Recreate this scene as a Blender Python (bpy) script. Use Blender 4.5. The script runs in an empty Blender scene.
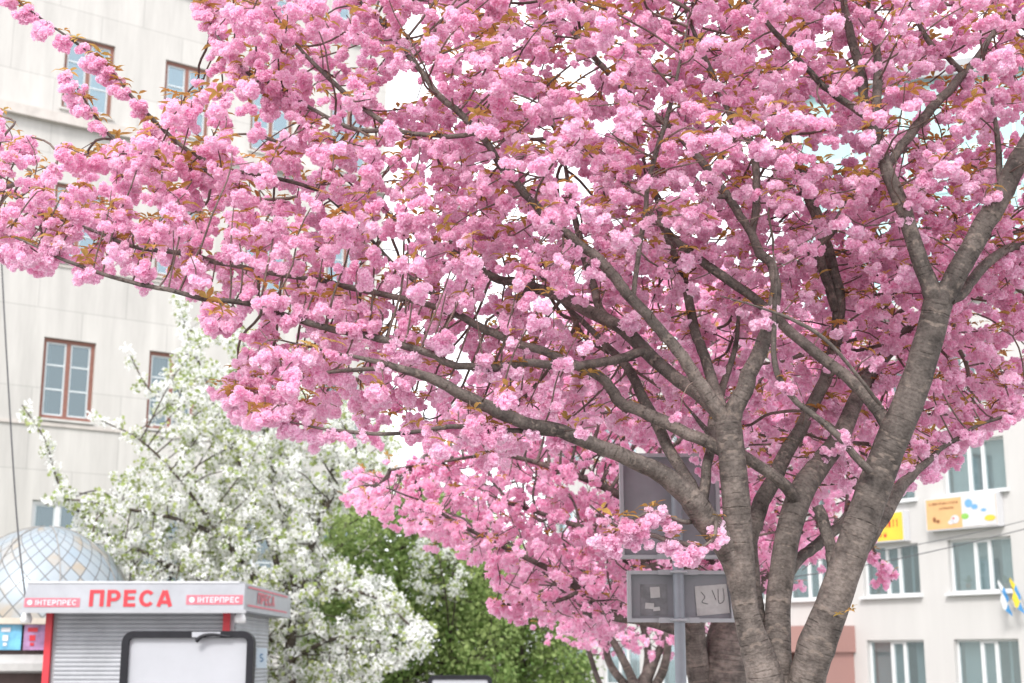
import bpy, math
import numpy as np
from mathutils import Vector

# ------------------------------------------------------------------ camera, sky, sun, exposure
scene = bpy.context.scene
COL = scene.collection
W, H, FPX = 1024, 683, 1422.0
CAM_Z = 1.9
TILT = math.radians(12.43)
cam_data = bpy.data.cameras.new('camera')
cam = bpy.data.objects.new('camera', cam_data)
COL.objects.link(cam)
cam.location = (0, 0, CAM_Z)
cam.rotation_euler = (math.radians(90) + TILT, 0, 0)
cam_data.sensor_width = 36.0
cam_data.lens = 36.0 * FPX / W
cam_data.clip_start = 0.1
cam_data.clip_end = 2000
cam_data.dof.use_dof = True
cam_data.dof.focus_distance = 6.1
cam_data.dof.aperture_fstop = 4.0
scene.camera = cam

SUN_EL, SUN_AZ = math.radians(43), math.radians(198)      # azimuth clockwise from +Y
world = bpy.data.worlds.new('World')
scene.world = world
world.use_nodes = True
wn, wl = world.node_tree.nodes, world.node_tree.links
bg = wn['Background']
sky = wn.new('ShaderNodeTexSky')
sky.sky_type = 'NISHITA'
sky.sun_disc = False
sky.sun_elevation = SUN_EL
sky.sun_rotation = SUN_AZ
sky.air_density = 1.0
sky.dust_density = 3.0
# overcast: a bright, almost even cloud sheet over the clear sky
tc = wn.new('ShaderNodeTexCoord')
cn = wn.new('ShaderNodeTexNoise')
cn.inputs['Scale'].default_value = 2.2
cn.inputs['Detail'].default_value = 5
wl.new(tc.outputs['Generated'], cn.inputs['Vector'])
cr = wn.new('ShaderNodeMapRange')
cr.inputs['From Min'].default_value = 0.3
cr.inputs['From Max'].default_value = 0.7
cr.inputs['To Min'].default_value = 0.80
cr.inputs['To Max'].default_value = 0.97
wl.new(cn.outputs['Fac'], cr.inputs['Value'])
mx = wn.new('ShaderNodeMix')
mx.data_type = 'RGBA'
wl.new(cr.outputs['Result'], mx.inputs['Factor'])
wl.new(sky.outputs['Color'], mx.inputs['A'])
mx.inputs['B'].default_value = (9.2, 9.3, 9.6, 1)
wl.new(mx.outputs['Result'], bg.inputs['Color'])
bg.inputs['Strength'].default_value = 0.115

sun_data = bpy.data.lights.new('sun', 'SUN')
sun_data.energy = 1.5
sun_data.angle = math.radians(14)
sun_data.color = (1.0, 0.965, 0.92)
sun = bpy.data.objects.new('sun', sun_data)
COL.objects.link(sun)
sdir = Vector((math.sin(SUN_AZ) * math.cos(SUN_EL), math.cos(SUN_AZ) * math.cos(SUN_EL), math.sin(SUN_EL)))
sun.rotation_euler = sdir.to_track_quat('Z', 'Y').to_euler()
sun.location = (0, 0, 60)

scene.view_settings.view_transform = 'Standard'
scene.view_settings.look = 'None'
scene.view_settings.exposure = 1.08
scene.view_settings.gamma = 1.0
scene.view_settings.use_curve_mapping = False
scene.render.engine = 'CYCLES'
scene.cycles.use_denoising = True
scene.cycles.max_bounces = 12
scene.cycles.diffuse_bounces = 8
scene.cycles.transparent_max_bounces = 12
scene.cycles.sample_clamp_indirect = 8.0

ST, CT = math.sin(TILT), math.cos(TILT)


def at(px, py, Y):
    """world point seen at pixel (px, py) of the photograph, Y metres ahead of the camera"""
    a, b = (px - W / 2) / FPX, (H / 2 - py) / FPX
    k = Y / (CT - b * ST)
    return np.array((a * k, Y, CAM_Z + (ST + b * CT) * k))


def mpp(p):
    """metres per photograph pixel at point p"""
    return (p[1] * CT + (p[2] - CAM_Z) * ST) / FPX


# ------------------------------------------------------------------ object helpers
def tag(o, label, cat, group=None, kind=None):
    if label: o['label'] = label
    if cat: o['category'] = cat
    if group: o['group'] = group
    if kind: o['kind'] = kind
    return o


def thing(name, label, cat, loc=(0, 0, 0), rz=0.0, group=None):
    o = bpy.data.objects.new(name, None)
    o.empty_display_size = 0.2
    COL.objects.link(o)
    o.location = loc
    o.rotation_euler = (0, 0, rz)
    return tag(o, label, cat, group)


class MB:
    """collects boxes, quads, tubes; build() links them as one mesh object"""
    def __init__(self):
        self.v, self.f, self.uv, self.att, self.n = [], [], [], [], 0
        self.tris = []

    def add(self, v, q, uv=None, att=None):
        v = np.asarray(v, dtype=np.float32).reshape(-1, 3)
        q = np.asarray(q, dtype=np.int32)
        (self.tris if q.shape[1] == 3 else self.f).append(q + self.n)
        self.v.append(v)
        self.uv.append(np.zeros((len(v), 2), np.float32) if uv is None else np.asarray(uv, np.float32))
        self.att.append(np.zeros((len(v), 2), np.float32) if att is None else np.asarray(att, np.float32))
        self.n += len(v)
        return self

    def box(self, x0, x1, y0, y1, z0, z1):
        v = [(x0, y0, z0), (x1, y0, z0), (x1, y1, z0), (x0, y1, z0), (x0, y0, z1), (x1, y0, z1), (x1, y1, z1), (x0, y1, z1)]
        return self.add(v, [(0, 3, 2, 1), (4, 5, 6, 7), (0, 1, 5, 4), (1, 2, 6, 5), (2, 3, 7, 6), (3, 0, 4, 7)])

    def quad(self, a, b, c, d):
        return self.add([a, b, c, d], [(0, 1, 2, 3)])

    def tube(self, pts, rad, n=8, bump=0.0, rng=None, cap=True):
        P = np.asarray(pts, dtype=float)
        m = len(P)
        R = np.broadcast_to(np.asarray(rad, dtype=float), (m,))
        T = np.gradient(P, axis=0)
        T /= np.linalg.norm(T, axis=1)[:, None] + 1e-9
        ref = np.array((0.13, 1.0, 0.07))
        if abs(T[0] @ ref) > 0.95: ref = np.array((1.0, 0.1, 0.05))
        N = np.zeros_like(P)
        x = ref - T[0] * (ref @ T[0])
        N[0] = x / np.linalg.norm(x)
        for i in range(1, m):
            x = N[i - 1] - T[i] * (N[i - 1] @ T[i])
            N[i] = x / (np.linalg.norm(x) + 1e-9)
        B = np.cross(T, N)
        ang = np.arange(n) / n * 2 * np.pi
        rr = R[:, None] * np.ones((m, n))
        if bump and rng is not None:
            w = rng.normal(0, 1, (m, n))
            w = (w + np.roll(w, 1, 1) + np.roll(w, -1, 1)) / 2.2
            if m > 4: w[1:-1] = (w[:-2] + 2 * w[1:-1] + w[2:]) / 3
            rr = rr * (1 + bump * w)
        ring = P[:, None, :] + rr[:, :, None] * (np.cos(ang)[None, :, None] * N[:, None, :] + np.sin(ang)[None, :, None] * B[:, None, :])
        L = np.concatenate(([0], np.cumsum(np.linalg.norm(np.diff(P, axis=0), axis=1))))
        uv = np.zeros((m, n, 2))
        uv[:, :, 0] = np.abs(ang / np.pi - 1)[None, :]
        uv[:, :, 1] = L[:, None]
        i, j = np.meshgrid(np.arange(m - 1), np.arange(n), indexing='ij')
        j2 = (j + 1) % n
        q = np.stack((i * n + j, i * n + j2, (i + 1) * n + j2, (i + 1) * n + j), -1).reshape(-1, 4)
        self.add(ring.reshape(-1, 3), q, uv.reshape(-1, 2))
        if cap:
            for k, flip in ((0, True), (m - 1, False)):
                v = np.concatenate((ring[k], P[k:k + 1] + (T[k:k + 1] * R[k] * 0.3) * (-1 if k == 0 else 1)))
                t = [(n, a, (a + 1) % n) if not flip else (n, (a + 1) % n, a) for a in range(n)]
                u = np.zeros((n + 1, 2)); u[:n] = uv[k]; u[n] = uv[k, 0]
                self.add(v, t, u)
        return self

    def cyl(self, p, r, h, n=16, r2=None):
        x, y, z = p
        return self.tube([(x, y, z), (x, y, z + h)], [r, r if r2 is None else r2], n)

    def lathe(self, prof, n=24, c=(0, 0, 0)):
        ang = np.arange(n) / n * 2 * np.pi
        v = np.array([[(r * math.cos(a) + c[0], r * math.sin(a) + c[1], z + c[2]) for a in ang] for r, z in prof])
        m = len(prof)
        i, j = np.meshgrid(np.arange(m - 1), np.arange(n), indexing='ij')
        j2 = (j + 1) % n
        q = np.stack((i * n + j, i * n + j2, (i + 1) * n + j2, (i + 1) * n + j), -1).reshape(-1, 4)
        L = np.linspace(0, 1, m)
        uv = np.stack(np.broadcast_arrays((ang / (2 * np.pi))[None, :], L[:, None]), -1)
        return self.add(v.reshape(-1, 3), q, uv.reshape(-1, 2))

    def build(self, name, mat, parent=None, smooth=False, offset=None):
        me = bpy.data.meshes.new(name)
        V = np.concatenate(self.v)
        if offset is not None: V = V - np.asarray(offset, np.float32)
        Q = np.concatenate(self.f) if self.f else np.zeros((0, 4), np.int32)
        T = np.concatenate(self.tris) if self.tris else np.zeros((0, 3), np.int32)
        loops = np.concatenate((Q.ravel(), T.ravel()))
        me.vertices.add(len(V))
        me.vertices.foreach_set('co', V.astype(np.float32).ravel())
        me.loops.add(len(loops))
        me.loops.foreach_set('vertex_index', loops)
        starts = np.concatenate((np.arange(len(Q)) * 4, len(Q) * 4 + np.arange(len(T)) * 3))
        me.polygons.add(len(starts))
        me.polygons.foreach_set('loop_start', starts.astype(np.int32))
        me.polygons.foreach_set('use_smooth', np.full(len(starts), smooth, dtype=bool))
        U = np.concatenate(self.uv)
        ul = me.uv_layers.new(name='UVMap')
        ul.data.foreach_set('uv', U[loops].astype(np.float32).ravel())
        A = np.concatenate(self.att)
        if A.any():
            at_ = me.attributes.new('tone', 'FLOAT2', 'POINT')
            at_.data.foreach_set('vector', A.astype(np.float32).ravel())
        me.update(calc_edges=True)
        me.materials.append(mat)
        o = bpy.data.objects.new(name, me)
        COL.objects.link(o)
        if parent is not None: o.parent = parent
        return o


def arc(cx, cy, rx, ry, a0, a1, n=10):
    return [(cx + rx * math.cos(math.radians(a)), cy + ry * math.sin(math.radians(a))) for a in np.linspace(a0, a1, n)]


STROKES = {           # block letters: (advance width, strokes) on a cap height of 1
    'П': (.74, [[(.09, 0), (.09, 1)], [(.65, 0), (.65, 1)], [(0, .91), (.74, .91)]]),
    'Р': (.68, [[(.09, 0), (.09, 1)], [(0, .91), (.36, .91)] + arc(.36, .665, .23, .245, 80, -80) + [(.36, .42), (.09, .42)]]),
    'Е': (.62, [[(.09, 0), (.09, 1)], [(.0, .91), (.62, .91)], [(.0, .51), (.57, .51)], [(.0, .09), (.62, .09)]]),
    'С': (.74, [arc(.40, .5, .31, .41, 38, 322, 18)]),
    'А': (.80, [[(.08, 0), (.37, .98)], [(.72, 0), (.43, .98)], [(.20, .27), (.60, .27)]]),
    'І': (.20, [[(.10, 0), (.10, 1)]]),
    'Н': (.74, [[(.09, 0), (.09, 1)], [(.65, 0), (.65, 1)], [(.09, .51), (.65, .51)]]),
    'Т': (.66, [[(.33, 0), (.33, 1)], [(0, .91), (.66, .91)]]),
    'S': (.64, [arc(.33, .70, .22, .21, 30, 270, 12) + arc(.33, .28, .24, .20, 90, -150, 12)]),
}


def block_letters(name, text, mat, parent, loc, height, rot, width, weight=.18, gap=.16):
    """painted block lettering built from its strokes"""
    x, V, F = 0.0, [], []
    for ch in text:
        adv, strokes = STROKES[ch]
        for q, st in enumerate(strokes):
            P = np.array([(px + x, py) for px, py in st])
            T = np.gradient(P, axis=0); T /= np.linalg.norm(T, axis=1)[:, None] + 1e-9
            N_ = np.stack((-T[:, 1], T[:, 0]), 1) * weight / 2
            n = len(V)
            for a, b in zip(P + N_, P - N_): V += [(*a, .0006 * q), (*b, .0006 * q)]
            F += [(n + 2 * k + 1, n + 2 * k + 3, n + 2 * k + 2, n + 2 * k) for k in range(len(P) - 1)]
        x += adv + gap
    total = x - gap
    V = [(a * width / total, b * height, c) for a, b, c in V]
    me = bpy.data.meshes.new(name)
    me.from_pydata(V, [], F)
    me.materials.append(mat)
    o = bpy.data.objects.new(name, me)
    COL.objects.link(o)
    o.parent, o.location, o.rotation_euler = parent, loc, rot
    return o


# ------------------------------------------------------------------ materials
def mat_new(name):
    m = bpy.data.materials.new(name)
    m.use_nodes = True
    return m, m.node_tree.nodes, m.node_tree.links, m.node_tree.nodes['Principled BSDF']


def mat_plain(name, col, rough=0.6, metal=0.0, var=0.12, scale=6.0, bump=0.0, spec=0.5):
    m, n, l, p = mat_new(name)
    t = n.new('ShaderNodeTexCoord')
    no = n.new('ShaderNodeTexNoise')
    no.inputs['Scale'].default_value = scale
    no.inputs['Detail'].default_value = 6
    no.inputs['Roughness'].default_value = 0.65
    l.new(t.outputs['Object'], no.inputs['Vector'])
    r = n.new('ShaderNodeValToRGB')
    c = np.array(col)
    r.color_ramp.elements[0].position = 0.3
    r.color_ramp.elements[1].position = 0.7
    r.color_ramp.elements[0].color = (*(c * (1 - var)), 1)
    r.color_ramp.elements[1].color = (*np.minimum(c * (1 + var), 0.95), 1)
    l.new(no.outputs['Fac'], r.inputs['Fac'])
    l.new(r.outputs['Color'], p.inputs['Base Color'])
    p.inputs['Roughness'].default_value = rough
    p.inputs['Metallic'].default_value = metal
    p.inputs['Specular IOR Level'].default_value = spec
    if bump:
        b = n.new('ShaderNodeBump')
        b.inputs['Strength'].default_value = bump
        b.inputs['Distance'].default_value = 0.02
        l.new(no.outputs['Fac'], b.inputs['Height'])
        l.new(b.outputs['Normal'], p.inputs['Normal'])
    return m


def mat_foliage(name, deep, pale, trans=0.4, tip=0.35, tip_col=None, rough=0.6, spec=0.25):
    """petals and leaves: tint per piece, own paler edge, light passing through"""
    m, n, l, p = mat_new(name)
    a = n.new('ShaderNodeAttribute')
    a.attribute_name = 'tone'
    s = n.new('ShaderNodeSeparateXYZ')
    l.new(a.outputs['Vector'], s.inputs[0])
    mixc = n.new('ShaderNodeMix'); mixc.data_type = 'RGBA'
    mixc.inputs['A'].default_value = (*deep, 1)
    mixc.inputs['B'].default_value = (*pale, 1)
    l.new(s.outputs['X'], mixc.inputs['Factor'])
    tm = n.new('ShaderNodeMath'); tm.operation = 'MULTIPLY'
    tm.inputs[1].default_value = tip
    l.new(s.outputs['Y'], tm.inputs[0])
    mix2 = n.new('ShaderNodeMix'); mix2.data_type = 'RGBA'
    l.new(tm.outputs[0], mix2.inputs['Factor'])
    l.new(mixc.outputs['Result'], mix2.inputs['A'])
    mix2.inputs['B'].default_value = (*(tip_col or pale), 1)
    l.new(mix2.outputs['Result'], p.inputs['Base Color'])
    p.inputs['Roughness'].default_value = rough
    p.inputs['Specular IOR Level'].default_value = spec
    tr = n.new('ShaderNodeBsdfTranslucent')
    l.new(mix2.outputs['Result'], tr.inputs['Color'])
    ms = n.new('ShaderNodeMixShader')
    ms.inputs[0].default_value = trans
    l.new(p.outputs[0], ms.inputs[1])
    l.new(tr.outputs[0], ms.inputs[2])
    l.new(ms.outputs[0], n['Material Output'].inputs['Surface'])
    return m


def mat_bark(name, dark, light, ring=True):
    m, n, l, p = mat_new(name)
    uv = n.new('ShaderNodeUVMap'); uv.uv_map = 'UVMap'
    mp = n.new('ShaderNodeMapping')
    mp.inputs['Scale'].default_value = (1.6, 55.0, 1.0)
    l.new(uv.outputs[0], mp.inputs['Vector'])
    n1 = n.new('ShaderNodeTexNoise')
    n1.inputs['Scale'].default_value = 1.0
    n1.inputs['Detail'].default_value = 4
    l.new(mp.outputs[0], n1.inputs['Vector'])
    tcn = n.new('ShaderNodeTexCoord')
    n2 = n.new('ShaderNodeTexNoise')
    n2.inputs['Scale'].default_value = 14
    n2.inputs['Detail'].default_value = 8
    n2.inputs['Roughness'].default_value = 0.7
    l.new(tcn.outputs['Object'], n2.inputs['Vector'])
    r1 = n.new('ShaderNodeValToRGB')
    r1.color_ramp.elements[0].position = 0.35
    r1.color_ramp.elements[1].position = 0.75
    r1.color_ramp.elements[0].color = (*dark, 1)
    r1.color_ramp.elements[1].color = (*light, 1)
    l.new(n2.outputs['Fac'], r1.inputs['Fac'])
    # lenticel rings
    r2 = n.new('ShaderNodeValToRGB')
    r2.color_ramp.elements[0].position = 0.60
    r2.color_ramp.elements[1].position = 0.70
    r2.color_ramp.elements[0].color = (0, 0, 0, 1)
    r2.color_ramp.elements[1].color = (1, 1, 1, 1)
    l.new(n1.outputs['Fac'], r2.inputs['Fac'])
    mc = n.new('ShaderNodeMix'); mc.data_type = 'RGBA'
    k = n.new('ShaderNodeMath'); k.operation = 'MULTIPLY'; k.inputs[1].default_value = 0.38 if ring else 0.1
    l.new(r2.outputs['Color'], k.inputs[0])
    l.new(k.outputs[0], mc.inputs['Factor'])
    l.new(r1.outputs['Color'], mc.inputs['A'])
    mc.inputs['B'].default_value = (*np.array(dark) * 0.55, 1)
    l.new(mc.outputs['Result'], p.inputs['Base Color'])
    p.inputs['Roughness'].default_value = 0.75
    p.inputs['Specular IOR Level'].default_value = 0.3
    n3 = n.new('ShaderNodeTexNoise'); n3.inputs['Scale'].default_value = 2.6; n3.inputs['Detail'].default_value = 5
    l.new(tcn.outputs['Object'], n3.inputs['Vector'])
    r3 = n.new('ShaderNodeValToRGB')
    r3.color_ramp.elements[0].position = 0.38; r3.color_ramp.elements[0].color = (.62, .60, .58, 1)
    r3.color_ramp.elements[1].position = 0.66; r3.color_ramp.elements[1].color = (1.25, 1.2, 1.16, 1)
    l.new(n3.outputs['Fac'], r3.inputs['Fac'])
    mp4 = n.new('ShaderNodeMapping'); mp4.inputs['Scale'].default_value = (3.2, 34.0, 1.0); mp4.inputs['Location'].default_value = (5, 3, 0)
    l.new(uv.outputs[0], mp4.inputs['Vector'])
    n4 = n.new('ShaderNodeTexNoise'); n4.inputs['Scale'].default_value = 1.0; n4.inputs['Detail'].default_value = 3
    l.new(mp4.outputs[0], n4.inputs['Vector'])
    r4 = n.new('ShaderNodeValToRGB')
    r4.color_ramp.elements[0].position = 0.56; r4.color_ramp.elements[0].color = (0, 0, 0, 1)
    r4.color_ramp.elements[1].position = 0.68; r4.color_ramp.elements[1].color = (.6, .6, .6, 1)
    l.new(n4.outputs['Fac'], r4.inputs['Fac'])
    mm = n.new('ShaderNodeMix'); mm.data_type = 'RGBA'; mm.blend_type = 'MULTIPLY'; mm.inputs['Factor'].default_value = 1
    l.new(mc.outputs['Result'], mm.inputs['A']); l.new(r3.outputs['Color'], mm.inputs['B'])
    n5 = n.new('ShaderNodeTexNoise'); n5.inputs['Scale'].default_value = 1.0; n5.inputs['Detail'].default_value = 5
    mp5 = n.new('ShaderNodeMapping'); mp5.inputs['Scale'].default_value = (10, 95, 1)
    l.new(uv.outputs[0], mp5.inputs['Vector']); l.new(mp5.outputs[0], n5.inputs['Vector'])
    r5 = n.new('ShaderNodeValToRGB')
    r5.color_ramp.elements[0].position = .36; r5.color_ramp.elements[0].color = (.74, .72, .70, 1)
    r5.color_ramp.elements[1].position = .56; r5.color_ramp.elements[1].color = (1.10, 1.10, 1.10, 1)
    l.new(n5.outputs['Fac'], r5.inputs['Fac'])
    m5 = n.new('ShaderNodeMix'); m5.data_type = 'RGBA'; m5.blend_type = 'MULTIPLY'; m5.inputs['Factor'].default_value = 1
    l.new(mm.outputs['Result'], m5.inputs['A']); l.new(r5.outputs['Color'], m5.inputs['B'])
    mm = m5
    ml = n.new('ShaderNodeMix'); ml.data_type = 'RGBA'
    k4 = n.new('ShaderNodeMath'); k4.operation = 'MULTIPLY'; k4.inputs[1].default_value = .8 if ring else .15
    l.new(r4.outputs['Color'], k4.inputs[0]); l.new(k4.outputs[0], ml.inputs['Factor'])
    l.new(mm.outputs['Result'], ml.inputs['A']); ml.inputs['B'].default_value = (*np.array(light) * np.array((1.25, 1.15, 1.05)), 1)
    l.new(ml.outputs['Result'], p.inputs['Base Color'])
    ad = n.new('ShaderNodeMath'); ad.operation = 'SUBTRACT'
    l.new(n2.outputs['Fac'], ad.inputs[0]); l.new(k.outputs[0], ad.inputs[1])
    b = n.new('ShaderNodeBump')
    b.inputs['Strength'].default_value = 0.9
    b.inputs['Distance'].default_value = 0.012
    l.new(ad.outputs[0], b.inputs['Height'])
    l.new(b.outputs['Normal'], p.inputs['Normal'])
    return m


def mat_stone(name, col, bw, bh, mortar=0.006, var=0.06, joint=0.8, streak=0.12):
    """rendered or slab facade: x along the wall, z up"""
    m, n, l, p = mat_new(name)
    t = n.new('ShaderNodeTexCoord')
    sx = n.new('ShaderNodeSeparateXYZ'); l.new(t.outputs['Object'], sx.inputs[0])
    ad = n.new('ShaderNodeMath'); ad.operation = 'ADD'
    l.new(sx.outputs['X'], ad.inputs[0]); l.new(sx.outputs['Y'], ad.inputs[1])
    cx = n.new('ShaderNodeCombineXYZ')
    l.new(ad.outputs[0], cx.inputs['X']); l.new(sx.outputs['Z'], cx.inputs['Y'])
    br = n.new('ShaderNodeTexBrick')
    br.offset = 0.5
    br.inputs['Scale'].default_value = 1.0
    br.inputs['Brick Width'].default_value = bw
    br.inputs['Row Height'].default_value = bh
    br.inputs['Mortar Size'].default_value = mortar
    br.inputs['Mortar Smooth'].default_value = 0.3
    c = np.array(col)
    br.inputs['Color1'].default_value = (*(c * (1 - var)), 1)
    br.inputs['Color2'].default_value = (*np.minimum(c * (1 + var), .9), 1)
    br.inputs['Mortar'].default_value = (*(c * joint), 1)
    l.new(cx.outputs[0], br.inputs['Vector'])
    mp = n.new('ShaderNodeMapping'); mp.inputs['Scale'].default_value = (1.4, 0.16, 1)
    l.new(cx.outputs[0], mp.inputs['Vector'])
    no = n.new('ShaderNodeTexNoise'); no.inputs['Scale'].default_value = 1.2; no.inputs['Detail'].default_value = 7
    no.inputs['Roughness'].default_value = 0.65
    l.new(mp.outputs[0], no.inputs['Vector'])
    mr = n.new('ShaderNodeMapRange')
    mr.inputs['From Min'].default_value = 0.3; mr.inputs['From Max'].default_value = 0.7
    mr.inputs['To Min'].default_value = 1 - streak; mr.inputs['To Max'].default_value = 1.0
    l.new(no.outputs['Fac'], mr.inputs['Value'])
    mu = n.new('ShaderNodeMix'); mu.data_type = 'RGBA'; mu.blend_type = 'MULTIPLY'
    mu.inputs['Factor'].default_value = 1
    l.new(br.outputs['Color'], mu.inputs['A']); l.new(mr.outputs['Result'], mu.inputs['B'])
    l.new(mu.outputs['Result'], p.inputs['Base Color'])
    p.inputs['Roughness'].default_value = 0.85
    p.inputs['Specular IOR Level'].default_value = 0.25
    return m


def mat_glass(name, col, through=0.55, rough=0.04):
    m, n, l, p = mat_new(name)
    p.inputs['Base Color'].default_value = (*col, 1)
    p.inputs['Metallic'].default_value = 0.85
    p.inputs['Roughness'].default_value = rough
    tr = n.new('ShaderNodeBsdfTransparent')
    tr.inputs['Color'].default_value = (0.8, 0.88, 0.9, 1)
    ms = n.new('ShaderNodeMixShader'); ms.inputs[0].default_value = through
    l.new(p.outputs[0], ms.inputs[1]); l.new(tr.outputs[0], ms.inputs[2])
    l.new(ms.outputs[0], n['Material Output'].inputs['Surface'])
    return m


M = {}
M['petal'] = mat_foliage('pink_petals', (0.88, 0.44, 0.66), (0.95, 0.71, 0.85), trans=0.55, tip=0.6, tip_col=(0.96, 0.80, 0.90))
M['petal_far'] = mat_foliage('deeper_pink_petals', (0.88, 0.41, 0.63), (0.95, 0.67, 0.83), trans=0.55, tip=0.5, tip_col=(0.96, 0.76, 0.87))  # slightly deeper pink for the cherry trees further off
M['bronze'] = mat_foliage('bronze_young_leaves', (0.40, 0.18, 0.05), (0.48, 0.36, 0.10), trans=0.4, tip=0.5, tip_col=(0.52, 0.27, 0.09))
M['white_petal'] = mat_foliage('white_petals', (0.88, 0.88, 0.86), (0.92, 0.92, 0.92), trans=0.5, tip=0.0)
M['young_leaf'] = mat_foliage('fresh_green_leaves', (0.24, 0.32, 0.09), (0.42, 0.46, 0.20), trans=0.35, tip=0.0)
M['green_leaf'] = mat_foliage('green_leaves', (0.14, 0.23, 0.06), (0.38, 0.47, 0.18), trans=0.35, tip=0.0)
M['bark'] = mat_bark('cherry_bark', (0.066, 0.056, 0.052), (0.22, 0.19, 0.176))
M['twig'] = mat_bark('twig_bark', (0.11, 0.08, 0.07), (0.24, 0.19, 0.17), ring=False)  # haze over the twigs is put into this paler bark colour
M['dark_bark'] = mat_bark('dark_bark', (0.05, 0.042, 0.035), (0.13, 0.11, 0.09), ring=False)

rng = np.random.default_rng(7)


# ------------------------------------------------------------------ tree machinery
def catmull(P, sub):
    P = np.asarray(P, dtype=float)
    if len(P) < 3:
        t = np.linspace(0, 1, sub * 2 + 1)[:, None]
        return P[0] * (1 - t) + P[-1] * t
    Q = np.vstack((2 * P[0] - P[1], P, 2 * P[-1] - P[-2]))
    out = []
    for i in range(1, len(Q) - 2):
        p0, p1, p2, p3 = Q[i - 1:i + 3]
        for t in np.arange(sub) / sub:
            out.append(0.5 * ((2 * p1) + (-p0 + p2) * t + (2 * p0 - 5 * p1 + 4 * p2 - p3) * t * t + (-p0 + 3 * p1 - 3 * p2 + p3) * t ** 3))
    out.append(Q[-2])
    return np.array(out)


def in_poly(x, y, poly):
    poly = np.asarray(poly, float)
    inside = np.zeros(len(x), bool)
    j = len(poly) - 1
    for i in range(len(poly)):
        xi, yi, xj, yj = *poly[i], *poly[j]
        c = ((yi > y) != (yj > y)) & (x < (xj - xi) * (y - yi) / (yj - yi + 1e-12) + xi)
        inside ^= c
        j = i
    return inside


def colonize(start, attract, step, kill, iters, rng, bias=(0, 0, 0), jitter=0.12):
    """space colonisation: grows nodes from start points until every attractor is reached"""
    pos = [np.asarray(p, float) for p in start]
    par = [-1] * len(pos)
    A = np.asarray(attract, float)
    S = np.asarray(start, float)
    nd = np.full(len(A), 1e9); ni = np.zeros(len(A), int)
    for c in range(0, len(S), 400):
        d = np.linalg.norm(A[:, None] - S[None, c:c + 400], axis=2)
        k = d.argmin(1); dm = d[np.arange(len(A)), k]
        b = dm < nd; nd[b] = dm[b]; ni[b] = k[b] + c
    alive = nd > kill
    used = {}
    for _ in range(iters):
        idx = np.nonzero(alive)[0]
        if not len(idx): break
        dirs = A[idx] - np.array(pos)[ni[idx]]
        dirs /= np.linalg.norm(dirs, axis=1)[:, None] + 1e-9
        un, inv = np.unique(ni[idx], return_inverse=True)
        acc = np.zeros((len(un), 3))
        np.add.at(acc, inv, dirs)
        acc /= np.linalg.norm(acc, axis=1)[:, None] + 1e-6
        acc += np.asarray(bias) + rng.normal(0, jitter, acc.shape)
        acc /= np.linalg.norm(acc, axis=1)[:, None] + 1e-9
        new = np.array(pos)[un] + acc * step
        base = len(pos)
        for k, u in enumerate(un):
            used[u] = used.get(u, 0) + 1
            if used[u] > 4:           # stuck: drop what pulls on it
                alive[idx[inv == k]] = False
            pos.append(new[k]); par.append(int(u))
        for c in range(0, len(new), 400):
            d = np.linalg.norm(A[idx][:, None] - new[None, c:c + 400], axis=2)
            k = d.argmin(1); dm = d[np.arange(len(idx)), k]
            b = dm < nd[idx]
            nd[idx[b]] = dm[b]; ni[idx[b]] = k[b] + base + c
        alive &= nd > kill
    return np.array(pos), np.array(par)


def paths_of(pos, par, n0, r_tip, expo, smooth=2):
    """splits grown nodes (index >= n0) into branch paths with pipe-model radii; returns paths and node sizes"""
    n = len(pos)
    cnt = np.ones(n)
    for i in range(n - 1, n0 - 1, -1):
        if par[i] >= 0: cnt[par[i]] += cnt[i]
    kids = {}
    for i in range(n0, n): kids.setdefault(par[i], []).append(i)
    P = pos.copy()
    for _ in range(smooth):
        Q = P.copy()
        for i in range(n0, n):
            ch = kids.get(i)
            if ch:
                c = max(ch, key=lambda k: cnt[k])
                Q[i] = 0.5 * P[i] + 0.25 * P[par[i]] + 0.25 * P[c]
        P = Q
    out = []
    heads = [(p, c) for p in kids if p < n0 for c in kids[p]]
    while heads:
        p, c = heads.pop()
        path = [p, c]
        while True:
            ch = kids.get(path[-1])
            if not ch: break
            ch = sorted(ch, key=lambda k: -cnt[k])
            heads += [(path[-1], k) for k in ch[1:]]
            path.append(ch[0])
        rad = r_tip * cnt[np.array(path)] ** expo
        rad[0] = rad[1]
        out.append((P[np.array(path)], rad))
    return out, cnt, P


def rand_rot(rng, n):
    q = rng.normal(0, 1, (n, 4)); q /= np.linalg.norm(q, axis=1)[:, None]
    w, x, y, z = q.T
    return np.stack((1 - 2 * (y * y + z * z), 2 * (x * y - z * w), 2 * (x * z + y * w),
                     2 * (x * y + z * w), 1 - 2 * (x * x + z * z), 2 * (y * z - x * w),
                     2 * (x * z - y * w), 2 * (y * z + x * w), 1 - 2 * (x * x + y * y)), 1).reshape(n, 3, 3)


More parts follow.
